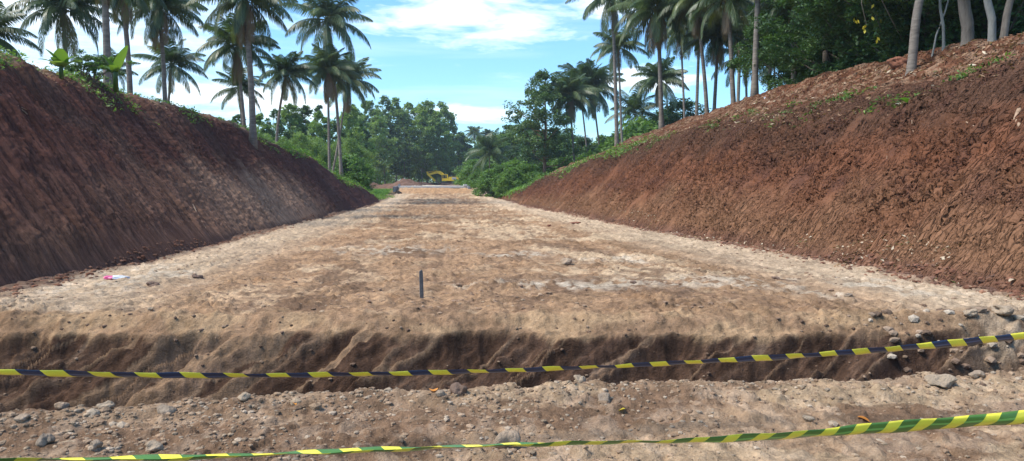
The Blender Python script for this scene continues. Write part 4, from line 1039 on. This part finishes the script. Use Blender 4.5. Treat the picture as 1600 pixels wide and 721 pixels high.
# ------------------------------------------------------------------ barrier tapes
def tape_mat(name, c1, pitch, slant, duty=.48):
    m, nt, b, out = newmat(name)
    a = N(nt, "ShaderNodeAttribute", attribute_name="along"); c = N(nt, "ShaderNodeAttribute", attribute_name="across")
    v = math_(nt, 'ADD', math_(nt, 'DIVIDE', a.outputs["Fac"], pitch), math_(nt, 'MULTIPLY', c.outputs["Fac"], slant))
    fr = math_(nt, 'FRACT', v); st = math_(nt, 'LESS_THAN', fr, duty)
    fold = ramp(nt, math_(nt, 'ABSOLUTE', math_(nt, 'SUBTRACT', c.outputs["Fac"], .12)), [(.10, 1), (.17, 0)])
    c1 = mixrgb(nt, 'MIX', math_(nt, 'MULTIPLY', fold, .55), c1, tuple(min(1, x*3.2+.05) for x in c1))
    n = noise(nt, geopos(nt), 18, 4, .6); dirt = ramp(nt, n, [(.30, .86), (.6, 1.0)])
    col = mixrgb(nt, 'MIX', st, c1, (.93, .80, .06)); col = mixrgb(nt, 'MULTIPLY', .7, col, dirt)
    nt.links.new(col, b.inputs["Base Color"]); b.inputs["Roughness"].default_value = .34; b.inputs["Specular IOR Level"].default_value = .55
    bump(nt, noise(nt, geopos(nt), 30, 3, .6), .5, .003, b)
    return m
def tape(name, pts, mat, label, seed):
    # pts: px, py, v depth, half width m, roll (0 = flat to the viewer, pi/2 = edge on)
    P = []; pv = np.array([p[0] for p in pts], float); n = 420
    xs = np.linspace(pts[0][0], pts[-1][0], n)
    def cub(col):                              # smooth interpolation through the given values
        y = np.array([p[col] for p in pts], float); m = np.gradient(y, pv); out = np.interp(xs, pv, y)
        k = np.clip(np.searchsorted(pv, xs)-1, 0, len(pv)-2); h = pv[k+1]-pv[k]; t = (xs-pv[k])/h
        return (2*t**3-3*t**2+1)*y[k]+(t**3-2*t**2+t)*h*m[k]+(-2*t**3+3*t**2)*y[k+1]+(t**3-t**2)*h*m[k+1]
    ys, vd, hw, rl = cub(1), cub(2), cub(3), cub(4)
    for x, y, v in zip(xs, ys, vd):
        d = ray(x, y); f = d.x*SY+d.y*CY; P.append(np.array(Vector((0, 0, CAMZ))+d*(v/f)))
    P = np.array(P); T = unit(np.gradient(P, axis=0)); s = np.concatenate([[0], np.cumsum(np.linalg.norm(np.diff(P, axis=0), axis=1))])
    rl = rl+.12*(fbm(s*2.2, 0*s, seed, 3)-.5)*2
    back = unit(np.cross(T, np.array([0, 0, 1.0]))); up = unit(np.cross(back, T))
    nc = 7; V = []; AC = []; AL = []
    for j in range(nc):
        w = (j/(nc-1)-.5)*2
        off = up*np.cos(rl)[:, None]+back*np.sin(rl)[:, None]; nor = np.cross(T, off)
        cr = .006*np.cos(w*2.5)+.003*np.sin(s*9+w*2)+.002*np.sin(s*23+w)
        V.append(P+off*(w*hw)[:, None]+nor*cr[:, None]); AC.append(np.full(n, w)); AL.append(s)
    V = np.stack(V, 1).reshape(-1, 3); AC = np.stack(AC, 1).ravel(); AL = np.stack(AL, 1).ravel()
    me = mesh_np(name, V, grid_faces(n, nc), attrs={"along": AL, "across": AC}); o = obj(name, me, mat)
    so = o.modifiers.new("film", 'SOLIDIFY'); so.thickness = .0004
    return tag(o, label, "barrier tape")
mt1 = tape_mat('blue_black_yellow_tape', (.018, .030, .070), .235, .13)
mt2 = tape_mat('green_yellow_tape', (.085, .20, .03), .158, -.17, .46)
tape("barrier_tape", [(-900, 560, 3.7, .034, .8), (-350, 574, 3.8, .034, .8), (0, 583, 3.9, .034, .85), (280, 588, 4.1, .034, .9), (560, 586, 4.3, .034, .95), (850, 578, 4.5, .034, .98), (1100, 566, 4.7, .034, .9),
                      (1350, 550, 4.85, .034, .75), (1600, 526, 5.0, .034, .45), (2000, 480, 5.2, .034, .3), (2500, 420, 5.4, .034, .3)], mt1,
     "thin dark blue and yellow striped tape stretched across the trench", 1)
tape("barrier_tape", [(-1000, 735, 2.1, .035, 1.1), (-350, 725, 2.25, .035, 1.2), (0, 720, 2.4, .035, 1.25), (300, 715, 2.55, .035, 1.3), (600, 703, 2.75, .035, 1.3), (850, 694, 2.9, .035, 1.25), (1050, 690, 3.05, .035, 1.05),
                      (1200, 684, 3.15, .035, .75), (1400, 668, 3.25, .035, .5), (1600, 653, 3.3, .035, .35), (2000, 615, 3.4, .035, .3), (2600, 560, 3.5, .035, .3)], mt2,
     "green and yellow striped tape nearest the camera, broad at its right end", 2)

# ------------------------------------------------------------------ bridge
by = 122.0; b = empty("concrete_bridge", (-.7, by, 0), "small grey concrete bridge end with a pale deck across the far road", "bridge")
dz = .72
MB().box(-5.7, 5.7, 0, 9.5, dz-.30, dz, .03).build("deck", M['concrete_pale'], b)
MB().box(-5.6, 5.6, .35, 1.1, -2.4, dz-.303).build("abutment", M['concrete'], b)
MB().box(-5.6, 5.6, 8.4, 9.1, -2.4, dz-.303).build("abutment", M['concrete'], b)
MB().box(-6.1, -5.72, -7.5, 9.5, -2.0, dz+.02).build("wing_wall", M['concrete'], b)
MB().box(5.72, 6.1, -3.0, 9.5, -2.0, dz+.02).build("wing_wall", M['concrete'], b)
MB().box(5.1, 5.7, -.1, 1.5, dz+.003, dz+.32, .03).build("parapet", M['concrete_pale'], b)
MB().box(-6.0, -5.75, 6, 9.4, dz+.023, dz+.30).build("parapet", M['concrete'], b)
# soil heaps at the far end
def heap(px, Y, w, dpt, h, label, seed, col=(.17, .10, .07)):
    d = ray(px, 283); x = d.x/d.y*Y; l, _ = drop(x, Y); n = 40
    g = np.linspace(-1, 1, n); A, B = np.meshgrid(g, g, indexing='ij'); r = np.hypot(A, B)
    Z = h*np.clip(1-r*r, -.3, 1)*(.55+.9*fbm(A*2.2+seed, B*2.2, seed, 5))
    V = np.stack([A*w, B*dpt, Z-.1], -1).reshape(-1, 3); me = mesh_np("soil_heap", V, grid_faces(n, n)[:, ::-1], np.broadcast_to(np.array(col), (n*n, 3)))
    o = obj("soil_heap", me, M['clod']); o.location = l if l else (x, Y, 0); tag(o, label, "soil heap")
heap(578, 166, 4.5, 2.5, 1.3, "reddish soil heap beyond the grass field, far left one", 1)
heap(606, 164, 4.5, 2.5, 1.1, "reddish soil heap in the middle beyond the grass field", 2)
heap(634, 160, 4.0, 2.5, 1.5, "soil heap next to the far road edge", 3)
heap(652, 196, 5.0, 3.0, .9, "low dark soil heap left of the excavator bucket", 4, (.11, .065, .05))
heap(622, 113, .7, .8, .45, "small dark heap of soil against the bridge wing wall", 5, (.06, .045, .035))
heap(705, 150, 3.4, 1.6, .45, "loose brown rubble heap on the bridge side road before the excavator", 6, (.22, .15, .11))

# ------------------------------------------------------------------ excavator
ey = 205.0; p = at(701, 291, ey); l, _ = drop(p.x, ey)
ex = empty("excavator", (p.x, ey, l.z if l else .4), "yellow excavator with its boom bent down to the left at the far road end", "excavator", rz=rad(-4))
def track(y0):
    prof = []
    for k in range(9):
        a = math.pi/2+math.pi*k/8; prof.append((-1.75+.42*math.cos(a), .45+.42*math.sin(a)))
    for k in range(9):
        a = -math.pi/2+math.pi*k/8; prof.append((1.75+.42*math.cos(a), .45+.42*math.sin(a)))
    t = MB().prism(prof, y0, y0+.55).build("track", M['steel'], ex)
    mb = MB()
    for k in range(22):
        x = -1.9+3.8*k/21; mb.box(x-.03, x+.05, y0-.01, y0+.56, .868, .91); mb.box(x-.03, x+.05, y0-.01, y0+.56, -.01, .032)
    mb.build("cleats", M['mud_steel'], t)
    for x in (-1.75, 1.75): MB().tube([(x, y0-.04, .45), (x, y0-.003, .45)], .30, 14).build("sprocket", M['mud_steel'], t)
    MB().box(-1.5, 1.5, y0-.05, y0-.004, .34, .6, .04).build("side_frame", M['mud_steel'], t)
track(-1.45); track(.9)
MB().box(-.9, .9, -.89, .89, .45, .95, .05).tube([(0, 0, .95), (0, 0, 1.18)], .6, 16).build("undercarriage", M['steel'], ex)
MB().prism([(-1.85, 1.2), (2.35, 1.2), (2.75, 1.4), (2.75, 2.15), (2.55, 2.32), (.15, 2.32), (-.15, 1.55), (-1.85, 1.5)], -1.35, 1.35).build("body", M['yellow'], ex)
MB().prism([(2.30, 1.12), (2.95, 1.3), (2.98, 2.2), (2.757, 2.36), (2.757, 1.17)], -1.38, 1.38).build("counterweight", M['yellow'], ex)
MB().box(1.0, 2.2, -1.40, -1.353, 1.55, 2.2, .03).build("engine_panel", M['greyp'], ex)
MB().tube([(1.5, -.5, 2.3), (1.5, -.5, 2.85)], .07, 8).build("exhaust", M['steel'], ex)
cab = MB().box(-1.8, -.12, -1.32, -.35, 1.52, 3.0, .1).build("cab", M['yellow'], ex)
for (x0, x1, z0, z1) in ((-1.68, -1.30, 1.95, 2.85), (-1.22, -.80, 1.95, 2.85), (-.72, -.45, 1.95, 2.85)):
    MB().box(x0, x1, -1.345, -1.323, z0, z1).build("window", M['glass'], cab)
MB().box(-1.825, -1.803, -1.2, -.45, 1.8, 2.85).build("windscreen", M['glass'], cab)
boom = MB().prism([(-.6, 1.5), (-1.0, 1.6), (-1.9, 2.75), (-3.1, 3.28), (-5.6, 2.72), (-5.95, 2.85), (-5.95, 3.12), (-4.2, 3.65), (-3.2, 3.98), (-2.3, 3.92), (-1.4, 3.35), (-.5, 1.9)], -.28, .14).build("boom", M['yellow'], ex)
MB().tube([(-.9, -.07, 1.5), (-2.7, -.07, 2.95)], .09, 8).build("hydraulic_ram", M['steel'], boom)
MB().tube([(-3.2, -.07, 4.08), (-5.9, -.07, 3.62)], .085, 8).build("hydraulic_ram", M['yellow'], boom)
MB().prism([(-6.15, 3.72), (-5.8, 3.80), (-5.3, 3.05), (-4.75, 2.5), (-3.45, 1.25), (-3.55, 1.02), (-3.85, .98), (-5.35, 2.3), (-5.95, 3.0)], -.21, .07).build("stick", M['yellow'], ex)
bk = MB()
bk.prism([(-3.75, 1.15), (-3.35, 1.2), (-2.75, .95), (-2.45, .45), (-2.55, .12), (-2.95, .02), (-3.35, .1), (-3.1, .25), (-2.8, .4), (-2.95, .75), (-3.6, .85)], -.62, .48)
for k in range(5): bk.box(-3.6, -3.3, -.58+k*.24, -.50+k*.24, .06, .14)
bk.build("bucket", M['mud_steel'], ex)

# ------------------------------------------------------------------ haze
mb = MB(); mb.box(-420, 420, -60, 420, -6, 46)
me = bpy.data.meshes.new("haze"); me.from_pydata(mb.v, [], mb.f); hz = bpy.data.objects.new("haze", me); COL.objects.link(hz)
hm = bpy.data.materials.new("haze"); hm.use_nodes = True; hm.node_tree.nodes.clear()
ho_ = hm.node_tree.nodes.new("ShaderNodeOutputMaterial"); pv = hm.node_tree.nodes.new("ShaderNodeVolumePrincipled")
pv.inputs["Color"].default_value = (.80, .90, 1, 1); pv.inputs["Density"].default_value = .00032; pv.inputs["Anisotropy"].default_value = .2
hm.node_tree.links.new(pv.outputs[0], ho_.inputs["Volume"]); me.materials.append(hm)
tag(hz, "thin pale air haze", kind="stuff")

# ------------------------------------------------------------------ light and sky
SUN_EL = 55; SUN_AZ = -98        # degrees; azimuth measured from up the road towards the right
sd = Vector((math.sin(rad(SUN_AZ))*math.cos(rad(SUN_EL)), math.cos(rad(SUN_AZ))*math.cos(rad(SUN_EL)), math.sin(rad(SUN_EL))))
sl = bpy.data.lights.new("sun", 'SUN'); so = bpy.data.objects.new("sun", sl); COL.objects.link(so)
sl.energy = 3.3; sl.angle = rad(22); sl.color = (1, .93, .83); so.rotation_euler = sd.to_track_quat('Z', 'Y').to_euler()
W = bpy.data.worlds.new("World"); SC.world = W; W.use_nodes = True; nt = W.node_tree; nt.nodes.clear()
wo = nt.nodes.new("ShaderNodeOutputWorld"); bg = nt.nodes.new("ShaderNodeBackground"); nt.links.new(bg.outputs[0], wo.inputs[0])
sky = nt.nodes.new("ShaderNodeTexSky"); sky.sky_type = 'NISHITA'; sky.sun_disc = False
sky.sun_elevation = rad(SUN_EL); sky.sun_rotation = rad(SUN_AZ); sky.air_density = 1.0; sky.dust_density = .6; sky.ozone_density = 1.5
bg.inputs["Strength"].default_value = .15
tc = nt.nodes.new("ShaderNodeTexCoord"); sep = nt.nodes.new("ShaderNodeSeparateXYZ"); nt.links.new(tc.outputs["Generated"], sep.inputs[0])
def wm(op, a, b=None, c=None): return math_(nt, op, a, b, c)
zz = wm('MAXIMUM', sep.outputs[2], .02)
den = wm('ADD', zz, .10)
cx = wm('DIVIDE', sep.outputs[0], den); cyy = wm('DIVIDE', sep.outputs[1], den)
cv = nt.nodes.new("ShaderNodeCombineXYZ"); nt.links.new(cx, cv.inputs[0]); nt.links.new(wm('MULTIPLY', cyy, 1.0), cv.inputs[1])
mp = nt.nodes.new("ShaderNodeMapping"); nt.links.new(cv.outputs[0], mp.inputs[0]); mp.inputs["Scale"].default_value = (.55, 1.15, 1); mp.inputs["Location"].default_value = (3.1, 1.4, 0)
cn = noise(nt, mp.outputs[0], 1.1, 9, .58, .35)
wisp = ramp(nt, cn, [(.50, 0.0), (.72, 1.0)])
az = wm('ARCTAN2', sep.outputs[0], sep.outputs[1]); el = wm('ARCSINE', sep.outputs[2])
def gauss(a0, e0, sa, se):            # a soft bank of cloud around azimuth a0, elevation e0 (degrees)
    A = wm('DIVIDE', wm('SUBTRACT', az, rad(a0)), rad(sa)); E = wm('DIVIDE', wm('SUBTRACT', el, rad(e0)), rad(se))
    return wm('EXPONENT', wm('MULTIPLY', wm('ADD', wm('MULTIPLY', A, A), wm('MULTIPLY', E, E)), -1.0))
def clampn(v): return wm('MINIMUM', wm('MAXIMUM', v, 0.0), 1.0)
mp2 = nt.nodes.new("ShaderNodeMapping"); nt.links.new(tc.outputs["Generated"], mp2.inputs[0]); mp2.inputs["Scale"].default_value = (5, 5, 22)
pn = noise(nt, mp2.outputs[0], 2.2, 9, .62, .3)
def cloudbank(a0, e0, sa, se, lo=.15, gain=2.4):
    g = gauss(a0, e0, sa, se); return clampn(wm('MULTIPLY', wm('SUBTRACT', wm('ADD', g, wm('MULTIPLY', wm('SUBTRACT', pn, .5), 1.9)), .50+lo), gain))
cl = wm('MULTIPLY', wisp, .25)
for args in ((2.5, 5.3, 8.5, 1.0, .03, 1.5), (3.0, 12.4, 10, 2.6, -.05, 1.5), (14, 13.5, 6, 1.6, .0, 1.7), (-14, 5.5, 9, 2.4, .0, 2), (16, 7.6, 5, 1.4, .0, 2), (-28, 14, 16, 10, -.30, 1.0), (-6, 15.5, 10, 2, .1, 1.2)):
    cl = wm('MAXIMUM', cl, cloudbank(*args))
hs = wm('MULTIPLY', wm('EXPONENT', wm('MULTIPLY', zz, -9.0)), .11)
cl = clampn(wm('ADD', cl, hs))
tint = mixrgb(nt, 'MULTIPLY', 1.0, sky.outputs[0], (.52, .82, 1.04))
full = mixrgb(nt, 'MIX', cl, tint, (5.9, 6.5, 6.9))
nt.links.new(full, bg.inputs[0])

SC.view_settings.view_transform = 'Standard'; SC.view_settings.look = 'None'; SC.view_settings.gamma = 1; SC.view_settings.exposure = .80
SC.view_settings.use_curve_mapping = False
SC.cycles.use_denoising = True
SC.cycles.max_bounces = 6; SC.cycles.diffuse_bounces = 3; SC.cycles.glossy_bounces = 2; SC.cycles.transmission_bounces = 3; SC.cycles.transparent_max_bounces = 4; SC.cycles.volume_bounces = 0
